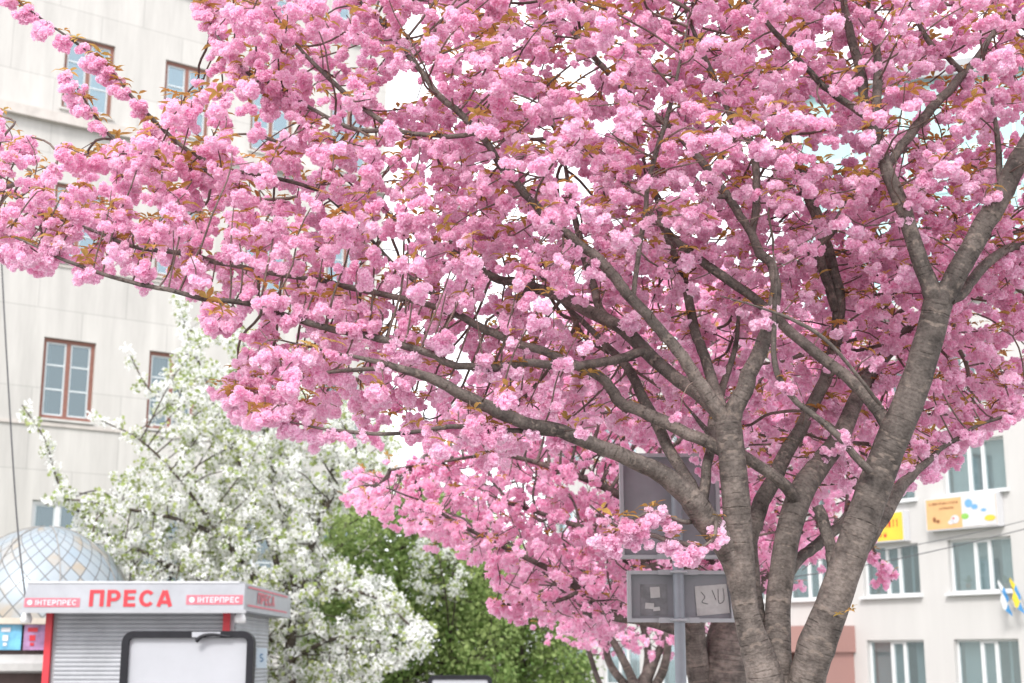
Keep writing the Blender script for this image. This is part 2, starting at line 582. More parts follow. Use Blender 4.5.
def flower(rng, r, npet, fold=True):
    """double blossom: petals set all round a ball, ruffled"""
    i = np.arange(npet)
    ph = i * 2.39996 + rng.uniform(0, 6)
    z = 1 - (i + 0.5) / npet * 1.85
    d = np.stack((np.sqrt(np.maximum(0, 1 - z * z)) * np.cos(ph), np.sqrt(np.maximum(0, 1 - z * z)) * np.sin(ph), z), 1)
    t = rng.normal(0, 1, d.shape)
    t -= d * (t * d).sum(1)[:, None]; t /= np.linalg.norm(t, axis=1)[:, None]
    ld = d * rng.uniform(0.35, 0.75, (npet, 1)) + t * 0.75
    ld /= np.linalg.norm(ld, axis=1)[:, None]
    wd = np.cross(ld, d); wd /= np.linalg.norm(wd, axis=1)[:, None] + 1e-9
    nd = np.cross(wd, ld)
    nd *= np.sign((nd * d).sum(1))[:, None]
    ks = math.sqrt(18 / npet)
    base = d * r * (0.36 + 0.12 * (1 - ks) * 3) - ld * r * 0.22
    l = r * ks * rng.uniform(0.8, 1.05, (npet, 1)); w = r * ks * rng.uniform(0.75, 1.05, (npet, 1))
    if fold:
        pts = np.stack((base,
                        base + ld * l * 0.62 - wd * w * 0.5 + nd * r * 0.14,
                        base + ld * l * 0.98 - wd * w * 0.22 + nd * r * 0.05,
                        base + ld * l * 0.55 - nd * r * 0.02,
                        base + ld * l * 0.90 + nd * r * 0.10,
                        base + ld * l * 0.98 + wd * w * 0.22 - nd * r * 0.03,
                        base + ld * l * 0.62 + wd * w * 0.5 + nd * r * 0.12), 1)
        q = np.array(((0, 3, 2, 1), (3, 4, 5, 6)))          # two lobes
        q = np.array(((0, 3, 4, 1), (1, 4, 2, 1), (0, 6, 4, 3)))
        q = np.array(((0, 3, 2, 1), (0, 6, 5, 3), (3, 5, 4, 2)))
        tip = np.array((0, .8, 1, .45, .9, 1, .8))
        k = 7
    else:
        pts = np.stack((base, base + ld * l * 0.55 - wd * w * 0.5 + nd * r * 0.1, base + ld * l, base + ld * l * 0.55 + wd * w * 0.5 + nd * r * 0.1), 1)
        q = np.array(((0, 3, 2, 1),))
        tip = np.array((0, .7, 1, .7))
        k = 4
    V = pts.reshape(-1, 3)
    F = (q[None] + (np.arange(npet) * k)[:, None, None]).reshape(-1, 4)
    return V, F, np.tile(tip, npet)


def pompom(rng, r_flower, nfl, npet, fold, hang):
    """umbel: several blossoms hanging as one ball below their spur"""
    V, F, T, K, n = [], [], [], [], 0
    for j in range(nfl):
        v, f, t = flower(rng, r_flower * rng.uniform(0.85, 1.1), npet, fold)
        v = v @ rand_rot(rng, 1)[0].T
        ph = j * 2.39996 + rng.uniform(-.4, .4)
        c = np.array((math.cos(ph), math.sin(ph), 0)) * r_flower * rng.uniform(0.75, 1.2) * (0.3 if j == 0 else 1)
        c[2] = -hang + rng.uniform(-0.9, 0.7) * r_flower
        V.append(v + c); F.append(f + n); T.append(t); K.append(np.full(len(v), rng.uniform(-0.18, 0.18)))
        n += len(v)
    return np.concatenate(V), np.concatenate(F), np.concatenate(T), np.concatenate(K)


def rot_z_tilt(rng, n, tilt):
    a = rng.uniform(0, 2 * np.pi, n)
    c, s = np.cos(a), np.sin(a)
    R = np.zeros((n, 3, 3)); R[:, 0, 0] = c; R[:, 0, 1] = -s; R[:, 1, 0] = s; R[:, 1, 1] = c; R[:, 2, 2] = 1
    ax = rng.uniform(0, 2 * np.pi, n); th = rng.normal(0, tilt, n)
    k = np.stack((np.cos(ax), np.sin(ax), np.zeros(n)), 1)
    K = np.zeros((n, 3, 3))
    K[:, 0, 2] = k[:, 1]; K[:, 1, 2] = -k[:, 0]; K[:, 2, 0] = -k[:, 1]; K[:, 2, 1] = k[:, 0]
    Rt = np.eye(3)[None] + np.sin(th)[:, None, None] * K + (1 - np.cos(th))[:, None, None] * (K @ K)
    return Rt @ R


def scatter(mb, protos, pts, scale, rng, tilt=0.35, tone=(0.5, 0.22)):
    """real copies of small shapes joined into one crown mesh"""
    n = len(pts)
    which = rng.integers(0, len(protos), n)
    R = rot_z_tilt(rng, n, tilt)
    sc = np.broadcast_to(scale, (n,))
    tn = np.clip(rng.normal(tone[0], tone[1], n), 0, 1)
    for k, (V, F, T, Kt) in enumerate(protos):
        s = np.nonzero(which == k)[0]
        if not len(s): continue
        v = np.einsum('nij,vj->nvi', R[s], V) * sc[s][:, None, None] + pts[s][:, None, :]
        f = F[None] + (np.arange(len(s)) * len(V))[:, None, None]
        a = np.zeros((len(s), len(V), 2))
        a[:, :, 0] = np.clip(tn[s][:, None] + Kt[None], 0, 1)
        a[:, :, 1] = T[None]
        mb.add(v.reshape(-1, 3), f.reshape(-1, F.shape[1]), att=a.reshape(-1, 2))


def leaf_proto(rng, L, wd, droop):
    """one pointed, slightly folded leaf growing outwards and drooping"""
    y = np.array((0.02, 0.3, 0.65, 1.0)) * L
    z = np.array((0.0, 0.06, 0.05, -0.03 - droop)) * L
    ww = np.array((0.06, 0.48, 0.40, 0.02)) * wd
    V = []
    for k in range(4):
        V += [(-ww[k], y[k], z[k] + ww[k] * 0.35), (0, y[k], z[k]), (ww[k], y[k], z[k] + ww[k] * 0.35)]
    F = []
    for k in range(3):
        F += [(k * 3, k * 3 + 1, k * 3 + 4, k * 3 + 3), (k * 3 + 1, k * 3 + 2, k * 3 + 5, k * 3 + 4)]
    V = np.array(V)
    return V, np.array(F), np.repeat(np.linspace(0, 1, 4), 3), np.zeros(12)


def leaf_whorl(rng, n, L, wd):
    V, F, T, K, m = [], [], [], [], 0
    for j in range(n):
        v, f, t, k = leaf_proto(rng, L * rng.uniform(.6, 1.15), wd * rng.uniform(.8, 1.2), rng.uniform(-.1, .22))
        a = j * 6.283 / n + rng.uniform(-.6, .6)
        v = v @ np.array(((math.cos(a), -math.sin(a), 0), (math.sin(a), math.cos(a), 0), (0, 0, 1))).T
        v[:, 2] += rng.uniform(0, .012)
        V.append(v); F.append(f + m); T.append(t); K.append(k + rng.uniform(-.3, .3)); m += len(v)
    return np.concatenate(V), np.concatenate(F), np.concatenate(T), np.concatenate(K)


def sprig(rng, n, size, spread):
    """small flat leaves or florets strewn through a clump"""
    c = rng.normal(0, 1, (n, 3)); c /= np.linalg.norm(c, axis=1)[:, None]
    c *= (rng.uniform(0.2, 1, (n, 1)) ** 0.5) * spread
    R = rand_rot(rng, n)
    q = np.array(((-.5, -.5, 0), (.5, -.35, .12), (.55, .5, 0), (-.4, .45, .12))) * size
    V = np.einsum('nij,vj->nvi', R, q) * rng.uniform(.7, 1.2, (n, 1, 1)) + c[:, None]
    F = np.arange(n * 4).reshape(n, 4)
    return V.reshape(-1, 3), F, np.tile((0., 1, 1, 0), n), np.repeat(rng.uniform(-.2, .2, n), 4)


# ------------------------------------------------------------------ the big cherry tree
# limbs drawn as (pixel x, pixel y, width in pixels, metres ahead)
LIMBS = {
 'stemA': [(767, 712, 43.2, 6.0), (764, 676, 37.6, 6.0), (755, 645, 31.0, 5.99), (746, 612, 26.3, 5.98), (740, 560, 28.2, 5.95), (736, 500, 28.2, 5.92), (731, 450, 27.3, 5.9), (728, 422, 26.3, 5.9)],
 'stemF': [(778, 712, 43.2, 6.06), (776, 676, 35.7, 6.08), (777, 640, 28.2, 6.1), (779, 595, 25.4, 6.15), (788, 536, 25.4, 6.2), (801, 493, 25.4, 6.25), (821, 463, 22.7, 6.35), (840, 437, 19.3, 6.45), (860, 392, 14.9, 6.6), (880, 362, 13.2, 6.75), (905, 335, 10.5, 6.9), (935, 300, 7.9, 7.05), (960, 260, 6.1, 7.2)],
 'stemG': [(798, 716, 45.1, 6.05), (809, 672, 36.7, 6.0), (817, 645, 38.5, 5.98), (832, 606, 33.8, 5.95), (850, 555, 33.2, 5.92), (868, 505, 34.1, 5.9), (886, 455, 32.3, 5.88), (901, 420, 31.5, 5.86), (917, 378, 29.7, 5.84), (930, 335, 28.9, 5.82), (938, 302, 28.9, 5.8)],
 'A1': [(728, 430, 20.9, 5.9), (737, 403, 19.1, 5.88), (752, 368, 16.5, 5.86), (766, 333, 14.8, 5.85), (775, 300, 12.2, 5.88), (772, 270, 9.6, 5.95), (760, 252, 9.6, 6.0), (749, 229, 8.7, 6.05), (726, 194, 8.7, 6.1), (700, 160, 7.8, 6.15), (678, 134, 7.8, 6.2), (645, 108, 7.8, 6.25), (616, 82, 7.8, 6.3), (598, 61, 7.8, 6.3), (574, 34, 7.0, 6.35), (544, 0, 6.1, 6.4), (515, -40, 5.2, 6.5)],
 'A2': [(727, 428, 17.4, 5.9), (712, 400, 14.8, 5.87), (688, 365, 13.1, 5.83), (658, 328, 11.3, 5.8), (631, 298, 11.3, 5.78), (614, 277, 11.3, 5.76), (594, 254, 10.4, 5.74), (567, 235, 9.6, 5.72), (550, 223, 8.7, 5.7), (525, 192, 8.7, 5.68), (500, 163, 7.8, 5.66), (479, 133, 7.8, 5.64), (459, 111, 7.8, 5.62), (433, 88, 7.8, 5.6), (405, 52, 7.0, 5.6), (381, 22, 7.0, 5.6), (359, 0, 6.1, 5.6), (335, -30, 5.0, 5.6)],
 'A3': [(728, 424, 13.9, 5.95), (712, 378, 11.3, 6.05), (700, 345, 10.4, 6.15), (690, 310, 9.6, 6.3), (680, 270, 7.8, 6.4), (665, 235, 7.0, 6.5), (655, 190, 6.1, 6.6), (640, 150, 5.2, 6.7)],
 'B': [(739, 590, 19.1, 5.96), (728, 552, 25.2, 5.94), (700, 511, 26.1, 5.88), (680, 487, 21.8, 5.84), (644, 465, 17.4, 5.78), (600, 447, 14.8, 5.7), (560, 433, 13.9, 5.64), (517, 419, 13.1, 5.58), (489, 409, 13.1, 5.55), (439, 382, 11.3, 5.5), (401, 369, 9.6, 5.46), (370, 360, 7.0, 5.42), (330, 352, 5.2, 5.4), (290, 342, 5.0, 5.38)],
 'C': [(731, 462, 13.9, 5.92), (720, 447, 13.9, 5.95), (690, 435, 13.1, 6.0), (651, 415, 13.1, 6.03), (621, 402, 12.2, 6.05), (601, 378, 10.4, 6.05), (544, 351, 8.7, 6.05), (500, 336, 8.7, 6.05), (465, 318, 7.8, 6.03), (427, 289, 7.0, 6.0), (392, 262, 5.2, 5.98), (351, 218, 5.2, 5.95), (318, 190, 4.0, 5.93)],
 'D': [(724, 420, 14.8, 5.92), (700, 396, 14.8, 6.0), (672, 375, 13.9, 6.1), (628, 335, 13.9, 6.2), (577, 304, 12.2, 6.3), (527, 284, 10.4, 6.4), (499, 279, 8.7, 6.45), (459, 257, 7.8, 6.5), (412, 230, 7.0, 6.55), (370, 200, 5.2, 6.6), (330, 165, 4.0, 6.65)],
 'long_low': [(645, 350, 9.6, 6.16), (612, 360, 9.6, 6.05), (575, 366, 9.6, 5.9), (527, 364, 8.7, 5.75), (500, 366, 8.7, 5.68), (459, 366, 7.8, 5.6), (420, 352, 7.8, 5.54), (378, 338, 7.8, 5.48), (327, 328, 7.0, 5.42), (297, 318, 7.0, 5.4), (250, 304, 6.1, 5.36), (199, 298, 5.2, 5.32), (148, 286, 5.2, 5.3), (111, 276, 5.0, 5.28), (67, 261, 5.0, 5.26), (37, 247, 4.0, 5.25), (0, 232, 4.0, 5.24), (-40, 222, 3.0, 5.22)],
 'R': [(465, 318, 6.1, 6.03), (422, 303, 6.1, 5.95), (348, 286, 6.1, 5.9), (321, 281, 5.2, 5.88), (257, 271, 5.2, 5.85), (215, 261, 5.0, 5.8), (178, 253, 5.0, 5.78), (135, 247, 4.0, 5.75), (100, 234, 4.0, 5.74), (70, 222, 4.0, 5.72), (40, 214, 4.0, 5.7), (0, 188, 3.0, 5.7)],
 'E': [(632, 340, 9.6, 6.19), (604, 314, 8.7, 6.3), (594, 291, 8.7, 6.4), (584, 254, 7.8, 6.5), (575, 215, 7.0, 6.6), (566, 170, 6.1, 6.7), (555, 130, 5.2, 6.8)],
 'B2': [(705, 515, 13.9, 5.95), (679, 465, 12.2, 6.05), (654, 420, 11.3, 6.15), (630, 375, 9.6, 6.3), (606, 345, 7.8, 6.45), (560, 300, 6.1, 6.6), (520, 250, 5.2, 6.7)],
 'B3': [(702, 505, 11.3, 5.92), (706, 475, 10.4, 6.0), (712, 445, 9.6, 6.1), (716, 405, 8.7, 6.25), (735, 350, 7.0, 6.4), (740, 290, 6.1, 6.5)],
 'H': [(768, 690, 20.9, 6.06), (763, 655, 19.1, 6.1), (756, 605, 18.3, 6.18), (749, 560, 19.1, 6.25), (752, 525, 17.4, 6.3), (769, 487, 16.5, 6.35), (791, 447, 14.8, 6.42), (815, 400, 13.1, 6.5), (834, 350, 13.1, 6.55), (838, 300, 13.1, 6.6), (832, 265, 12.2, 6.6), (818, 222, 12.2, 6.62), (801, 175, 11.3, 6.65), (784, 135, 10.4, 6.7), (768, 98, 9.6, 6.75), (750, 60, 8.7, 6.8), (735, 20, 7.8, 6.85), (722, -15, 7.0, 6.9)],
 'H2': [(836, 310, 9.6, 6.58), (820, 255, 10.4, 6.5), (838, 222, 9.6, 6.45), (858, 190, 7.8, 6.45), (880, 168, 7.0, 6.45), (903, 152, 5.2, 6.5)],
 'F2': [(796, 500, 13.1, 6.2), (777, 478, 12.2, 6.12), (747, 460, 11.3, 6.1), (715, 438, 9.6, 6.15), (690, 410, 7.0, 6.3)],
 'K': [(893, 437, 15.7, 5.88), (882, 415, 13.9, 5.95), (862, 392, 12.2, 6.0), (831, 362, 11.3, 6.03), (784, 325, 10.4, 6.06), (759, 301, 9.6, 6.1), (722, 277, 9.6, 6.12), (682, 244, 8.7, 6.15), (662, 225, 7.8, 6.2), (640, 200, 6.1, 6.3), (615, 160, 5.2, 6.4)],
 'L': [(870, 472, 8.7, 5.8), (831, 430, 7.0, 5.74), (798, 402, 6.1, 5.7), (776, 370, 6.1, 5.7), (774, 316, 5.2, 5.7), (776, 280, 5.0, 5.72), (773, 250, 4.0, 5.75)],
 'L2': [(880, 404, 4.0, 5.8), (865, 385, 4.0, 5.7), (831, 345, 4.0, 5.62), (801, 324, 4.0, 5.58), (764, 309, 3.0, 5.55), (720, 296, 3.0, 5.55)],
 'stub': [(838, 585, 13.1, 5.98), (831, 555, 12.2, 6.03), (826, 530, 12.2, 6.06), (819, 508, 11.3, 6.08)],
 'dark_back': [(779, 590, 12.2, 6.25), (800, 558, 11.3, 6.4), (822, 540, 11.3, 6.5), (850, 515, 10.4, 6.6), (880, 470, 9.6, 6.75), (905, 430, 7.8, 6.9)],
 'G1': [(936, 305, 20.0, 5.8), (925, 272, 17.4, 5.78), (910, 229, 15.7, 5.76), (897, 195, 14.8, 5.75), (887, 168, 13.1, 5.75), (880, 148, 12.2, 5.76), (875, 130, 11.3, 5.77), (872, 118, 10.4, 5.78), (878, 98, 10.4, 5.8), (877, 57, 9.6, 5.82), (870, 24, 8.7, 5.85), (868, -5, 7.8, 5.87), (866, -50, 7.0, 5.9)],
 'G1b': [(874, 125, 9.6, 5.78), (866, 105, 9.6, 5.85), (862, 77, 9.6, 5.9), (848, 27, 8.7, 5.98), (843, -5, 7.8, 6.0), (832, -50, 6.1, 6.05)],
 'G1c': [(872, 120, 7.8, 5.76), (841, 100, 7.8, 5.7), (821, 84, 7.0, 5.66), (800, 60, 6.1, 5.64), (779, 37, 6.1, 5.62), (745, 0, 5.2, 5.6), (715, -30, 5.0, 5.6)],
 'G1d': [(889, 165, 8.7, 5.8), (905, 140, 9.6, 5.85), (922, 118, 9.6, 5.9), (946, 94, 9.6, 5.95), (964, 74, 8.7, 6.0), (985, 46, 7.0, 6.05), (1000, 22, 6.1, 6.1), (1020, -20, 5.2, 6.15)],
 'G1e': [(964, 74, 7.0, 6.0), (950, 60, 6.1, 6.0), (932, 44, 6.1, 6.0), (912, 7, 5.2, 6.0), (900, -30, 5.0, 6.0)],
 'G2': [(938, 306, 22.6, 5.8), (950, 285, 21.8, 5.79), (966, 257, 21.8, 5.77), (986, 222, 21.8, 5.74), (1004, 190, 20.9, 5.72), (1024, 150, 19.1, 5.7), (1052, 95, 15.7, 5.7), (1075, 40, 12.2, 5.7), (1090, -20, 8.7, 5.7)],
 'G2b': [(950, 300, 12.2, 5.84), (966, 288, 11.3, 5.9), (985, 265, 10.4, 5.95), (1008, 249, 8.7, 6.0), (1030, 243, 7.0, 6.05), (1070, 225, 5.2, 6.1), (1120, 200, 5.0, 6.15)],
 'G3': [(840, 590, 15.7, 6.06), (862, 550, 14.8, 6.12), (882, 520, 14.8, 6.16), (896, 492, 13.9, 6.2), (914, 474, 9.6, 6.25), (940, 450, 5.2, 6.32), (975, 428, 4.0, 6.38), (1010, 415, 4.0, 6.4), (1040, 402, 5.0, 6.45), (1090, 380, 4.0, 6.5)],
 'G4': [(998, 195, 6.1, 5.75), (1000, 180, 7.0, 5.75), (1000, 150, 6.1, 5.78), (994, 115, 5.2, 5.8), (988, 80, 5.0, 5.82)],
 'P': [(633, 298, 5.2, 5.78), (640, 240, 5.2, 5.72), (645, 212, 5.2, 5.7), (652, 170, 5.0, 5.66), (668, 114, 5.0, 5.62), (682, 54, 4.0, 5.6), (690, 10, 3.0, 5.6)],
 'Q': [(728, 197, 5.2, 6.1), (712, 194, 5.2, 5.95), (712, 176, 5.2, 5.86), (722, 158, 5.0, 5.8), (742, 128, 4.0, 5.76), (764, 117, 4.0, 5.72)],
 'O': [(752, 232, 7.8, 6.05), (757, 195, 7.8, 6.1), (752, 150, 7.8, 6.15), (739, 128, 7.0, 6.2), (722, 98, 7.0, 6.2), (710, 70, 7.0, 6.22), (700, 47, 6.1, 6.25), (686, 10, 5.2, 6.3), (675, -30, 5.0, 6.3)],
 'T': [(555, 434, 6.1, 5.64), (516, 431, 5.2, 5.62), (489, 428, 5.2, 5.6), (451, 427, 5.0, 5.56), (395, 434, 4.0, 5.5), (339, 431, 4.0, 5.46), (300, 424, 3.0, 5.44), (255, 414, 3.0, 5.42)],
 'T2': [(395, 368, 5.0, 5.46), (330, 372, 4.0, 5.5), (290, 385, 3.0, 5.52), (255, 392, 3.0, 5.54), (228, 396, 3.0, 5.55)],
 'U': [(718, 535, 7.8, 5.97), (705, 548, 5.2, 5.9), (680, 543, 5.0, 5.85), (650, 535, 5.0, 5.8), (620, 528, 4.0, 5.75), (590, 505, 3.0, 5.7)],
 'U3': [(706, 500, 5.0, 5.98), (716, 520, 4.0, 5.85), (712, 540, 4.0, 5.8), (690, 552, 3.0, 5.78)],
 'U2': [(704, 520, 5.2, 6.0), (682, 522, 5.0, 5.85), (655, 512, 4.0, 5.8), (628, 522, 3.0, 5.75), (605, 540, 3.0, 5.72)],
 'tl1': [(318, 190, 4.0, 5.93), (275, 178, 4.0, 5.9), (225, 168, 4.0, 5.85), (185, 148, 4.0, 5.82), (152, 118, 4.0, 5.8), (118, 80, 3.0, 5.78), (95, 56, 3.0, 5.77), (67, 37, 3.0, 5.76), (32, 12, 3.0, 5.75), (8, -6, 2.0, 5.75)],
 'tl2': [(225, 168, 4.0, 5.85), (200, 170, 4.0, 5.76), (160, 160, 4.0, 5.7), (120, 145, 4.0, 5.66), (96, 118, 3.0, 5.64), (80, 92, 3.0, 5.62), (66, 75, 2.0, 5.6)],
 'tl3': [(393, 128, 5.0, 5.7), (350, 128, 5.0, 5.62), (311, 108, 4.0, 5.64), (278, 86, 4.0, 5.66), (250, 75, 4.0, 5.66), (228, 52, 3.0, 5.68), (212, 25, 3.0, 5.7), (196, -5, 3.0, 5.7)],
 'tl4': [(479, 133, 5.2, 5.64), (440, 136, 5.0, 5.68), (392, 128, 5.0, 5.7), (345, 92, 5.0, 5.75), (310, 60, 4.0, 5.8), (282, 25, 4.0, 5.82), (265, -10, 3.0, 5.84)],
}
MAIN_BASE = np.array((at(786, 690, 6.03)[0], 6.03, 0.0))
main = thing('cherry_tree', 'large pink double blossom cherry tree with forked grey brown trunk, nearest of all', 'tree', MAIN_BASE, group='pink cherry trees')


def limb_points(spec, sub=5, taper=False):
    P = np.array([at(a, b, d) for a, b, w, d in spec])
    R = np.array([w / 2 * mpp(p) for (a, b, w, d), p in zip(spec, P)])
    PP = catmull(np.column_stack((P, R)), sub)
    t = np.linspace(0, 1, len(PP))
    fade = 1 - 0.65 * np.clip((t - 0.6) / 0.4, 0, 1) ** 1.5 if taper else 1.0
    return PP[:, :3], np.maximum(PP[:, 3] * fade, 0.0016)


grow_nodes, bare = [], []
own_limb = {}
mtr = np.random.default_rng(3)
trunk = MB()
fork = at(786, 728, 6.03)
tb = [(MAIN_BASE[0] + .02, 6.03, -0.05), (MAIN_BASE[0] + .01, 6.03, 0.12), (MAIN_BASE[0] + .01, 6.04, 0.45), (fork[0], 6.04, 1.0), (fork[0] - .005, 6.04, fork[2] - .12), (fork[0] - .01, 6.03, fork[2] + .06)]
tp = catmull(np.column_stack((tb, (0.27, 0.215, 0.185, 0.178, 0.178, 0.12))), 6)
trunk.tube(tp[:, :3], tp[:, 3], 22, 0.02, mtr)
for k in ('stemA', 'stemF', 'stemG'):
    P, R = limb_points(LIMBS[k], 7)
    trunk.tube(P, R, 18, 0.022, mtr)
    if k == 'stemF': grow_nodes += [p for p, r in zip(P, R) if r < 0.032]
    if k == 'stemG': grow_nodes += list(P[len(P) // 2::3])
trunk.build('trunk', M['bark'], main, True, MAIN_BASE)

thin_nodes = []      # (point, radius) along drawn limbs thin enough to carry blossom
for k, spec in LIMBS.items():
    if k.startswith('stem'): continue
    P, R = limb_points(spec, 5, k != 'stub')
    wob = mtr.normal(0, 1, P.shape); wob[1:-1] = (wob[:-2] + wob[1:-1] + wob[2:]) / 3
    P[2:] += wob[2:] * np.minimum(R[2:, None] * 0.35, 0.006)
    b = MB().tube(P, R, 14 if R.max() > .03 else 8, 0.03, mtr)
    own_limb[k] = b.build('limb', M['bark'], main, True, MAIN_BASE)
    for i, (p, r) in enumerate(zip(P, R)):
        if r < 0.036 and i > 3 and not (k in ('tl1', 'tl2') and i > 16): grow_nodes.append(p)
        if r < 0.020 and i > 3 and k not in ('L2', 'stub'): thin_nodes += [p] * (2 if k[:2] in ('tl', 'T', 'T2', 'U', 'U2', 'U3') else 1)

# space the crown fills, as seen from the pavement; depth follows the limbs
CROWN = [(-60, 118), (0, 108), (18, 120), (50, 142), (80, 140), (118, 138), (150, 110), (180, 88), (210, 84), (240, 88), (256, 98), (248, 74), (228, 44), (205, -10), (190, -150),
         (450, -330), (800, -380), (1150, -250), (1260, 0), (1240, 250), (1120, 380), (1024, 392), (995, 425), (965, 455), (935, 468), (905, 492), (880, 505), (850, 470), (800, 505), (760, 470), (700, 480), (690, 440), (640, 440),
         (600, 428), (560, 440), (500, 462), (440, 445), (400, 430), (345, 434), (270, 428), (232, 418), (212, 392), (214, 378), (240, 368), (230, 345), (205, 322), (190, 300), (150, 284), (112, 270), (96, 288), (75, 262), (45, 268), (0, 258), (-60, 250)]
VOIDS = [(585, 78, 26, 28, .85), (398, 86, 24, 18, .85), (470, 66, 18, 14, .7), (548, 60, 20, 16, .7), (826, 150, 22, 16, .85), (937, 76, 22, 12, .85), (1008, 118, 12, 24, .8), (905, 118, 10, 18, .7), (955, 205, 16, 14, .7), (862, 150, 14, 16, .6),
         (815, 34, 16, 22, .7), (930, 30, 22, 14, .6), (375, 150, 22, 12, .6), (300, 110, 14, 12, .5), (440, 178, 16, 10, .6), (575, 186, 14, 10, .6), (250, 122, 14, 22, .75), (168, 120, 30, 18, .6), (330, 70, 14, 14, .5),
         (160, 262, 12, 7, .8), (80, 250, 12, 7, .8), (22, 222, 14, 8, .7), (510, 220, 10, 12, .5), (745, 15, 14, 14, .5)]
ar = np.random.default_rng(11)
N = 15500
ax, ay = ar.uniform(-70, 1260, N), ar.uniform(-380, 510, N)
ax = np.concatenate((ax, ar.uniform(820, 1060, 1300))); ay = np.concatenate((ay, ar.uniform(170, 500, 1300)))
ax = np.concatenate((ax, ar.uniform(440, 900, 1500))); ay = np.concatenate((ay, ar.uniform(-20, 270, 1500)))
far_side = np.arange(len(ax)) >= len(ax) - 1500
N = len(ax)
keep = in_poly(ax, ay, CROWN)
outside = (ay < -25) | (ax > 1050) | (ax < -15)
keep &= ~(outside & (ar.random(N) > 0.62))
for vx, vy, ra, rb, pr in VOIDS:
    keep &= ~((((ax - vx) / ra) ** 2 + ((ay - vy) / rb) ** 2 < 1) & (ar.random(N) < pr))
ax, ay, far_side = ax[keep], ay[keep], far_side[keep]
u = ar.uniform(0, 1, len(ax))
near_trunk = np.clip((ax - 560) / 200, 0, 1) * np.clip((ay - 150) / 150, 0, 1)
lo = 5.15 + near_trunk * 1.0 + np.clip((ax - 800) / 300, 0, 1) * 0.2
hi = 6.95 + near_trunk * 1.5 + np.clip((ax - 300) / 500, 0, 1) * 0.4
ad_ = lo + (hi - lo) * u
low_band = np.clip((ay - 250) / 90, 0, 1) * np.clip((ax - 300) / 120, 0, 1) * np.clip((860 - ax) / 60, 0, 1)
ad_ = ad_ + low_band * (1 - near_trunk) * 0.95 * (ar.random(len(ad_)) < 0.85)
ad_ = np.where(far_side, 6.5 + 1.1 * ar.random(len(ad_)), ad_)
mask = np.where((near_trunk > .35), ar.random(len(ax)) < 0.86, ar.random(len(ax)) < np.where((ay > 170) | (ax > 470), 0.80, 0.62))
ATT = np.array([at(x, y, d) for x, y, d in zip(ax[mask], ay[mask], ad_[mask])])
pos, par = colonize(grow_nodes, ATT, 0.07, 0.066, 60, ar, bias=(0, 0, 0.10), jitter=0.24)
n0 = len(grow_nodes)
paths, cnt, PS = paths_of(pos, par, n0, 0.0019, 0.40)
tw = MB()
for P, R in paths:
    tw.tube(P, np.minimum(R, 0.016), 5 if R.max() < .006 else 7, 0, None, cap=False)
o = tw.build('twigs', M['twig'], main, True, MAIN_BASE); o['kind'] = 'stuff'

g = np.arange(n0, len(pos))
g = g[(cnt[g] <= 9) & (ar.random(len(g)) < np.where(cnt[g] <= 2, 0.9, 0.55))]
cl = PS[g]
tn_ = np.array(thin_nodes); tn_ = tn_[ar.random(len(tn_)) < 0.42]
cl = np.concatenate((cl, tn_))
cl = cl + ar.normal(0, 0.014, cl.shape)
# limbs keep their camera-facing side mostly clear of blossom
LP, LR_, LI = [], [], []
for k, spec in LIMBS.items():
    if k.startswith('stem') or k in ('tl1', 'tl2', 'T', 'T2', 'U', 'U2', 'U3', 'G3'): continue
    P, Rr = limb_points(spec, 3)
    n_ = int(len(P) * .85)
    LP.append(P[:n_]); LR_.append(Rr[:n_])
LP, LR_ = np.concatenate(LP), np.concatenate(LR_)
vw = np.array((0, 0, CAM_Z))
drop = np.zeros(len(cl), bool)
for c0 in range(0, len(cl), 500):
    c = cl[c0:c0 + 500]
    dc_ = np.linalg.norm(c - vw, axis=1)
    un_ = (c - vw) / dc_[:, None]
    rel = LP[None] - vw
    along = (rel * un_[:, None]).sum(2)
    off = np.linalg.norm(rel - along[..., None] * un_[:, None], axis=2)
    front = (along > dc_[:, None] - .02) & (along < dc_[:, None] + .9) & (off < LR_[None] + .045) & (LR_[None] > .009)
    drop[c0:c0 + 500] = front.any(1)
cl = cl[~(drop & (ar.random(len(cl)) < .64))]
print('main: attractors', len(ATT), 'nodes', len(pos), 'clusters', len(cl))
pr = np.random.default_rng(21)
PROTO = [pompom(pr, 0.027, int(pr.integers(2, 7)), 27, True, 0.035) for _ in range(14)]
bl = MB()
scatter(bl, PROTO, cl, pr.uniform(0.72, 1.15, len(cl)), pr, 0.5, (.56, .28))
o = bl.build('blossom_crown', M['petal'], main, False, MAIN_BASE); o['kind'] = 'stuff'
LEAF = [leaf_whorl(pr, int(pr.integers(3, 6)), 0.060, 0.021) for _ in range(10)]
lf = MB()
sel = cl[pr.random(len(cl)) < 0.62] + np.array((0, 0, 0.012))
scatter(lf, LEAF, sel, pr.uniform(0.8, 1.2, len(sel)), pr, 0.35)
# a small shoot on the right stem
sh = at(846, 612, 5.8)
scatter(lf, LEAF, sh + pr.normal(0, .02, (5, 3)), np.full(5, .42), pr, 0.6)
o = lf.build('leaves', M['bronze'], main, False, MAIN_BASE); o['kind'] = 'stuff'


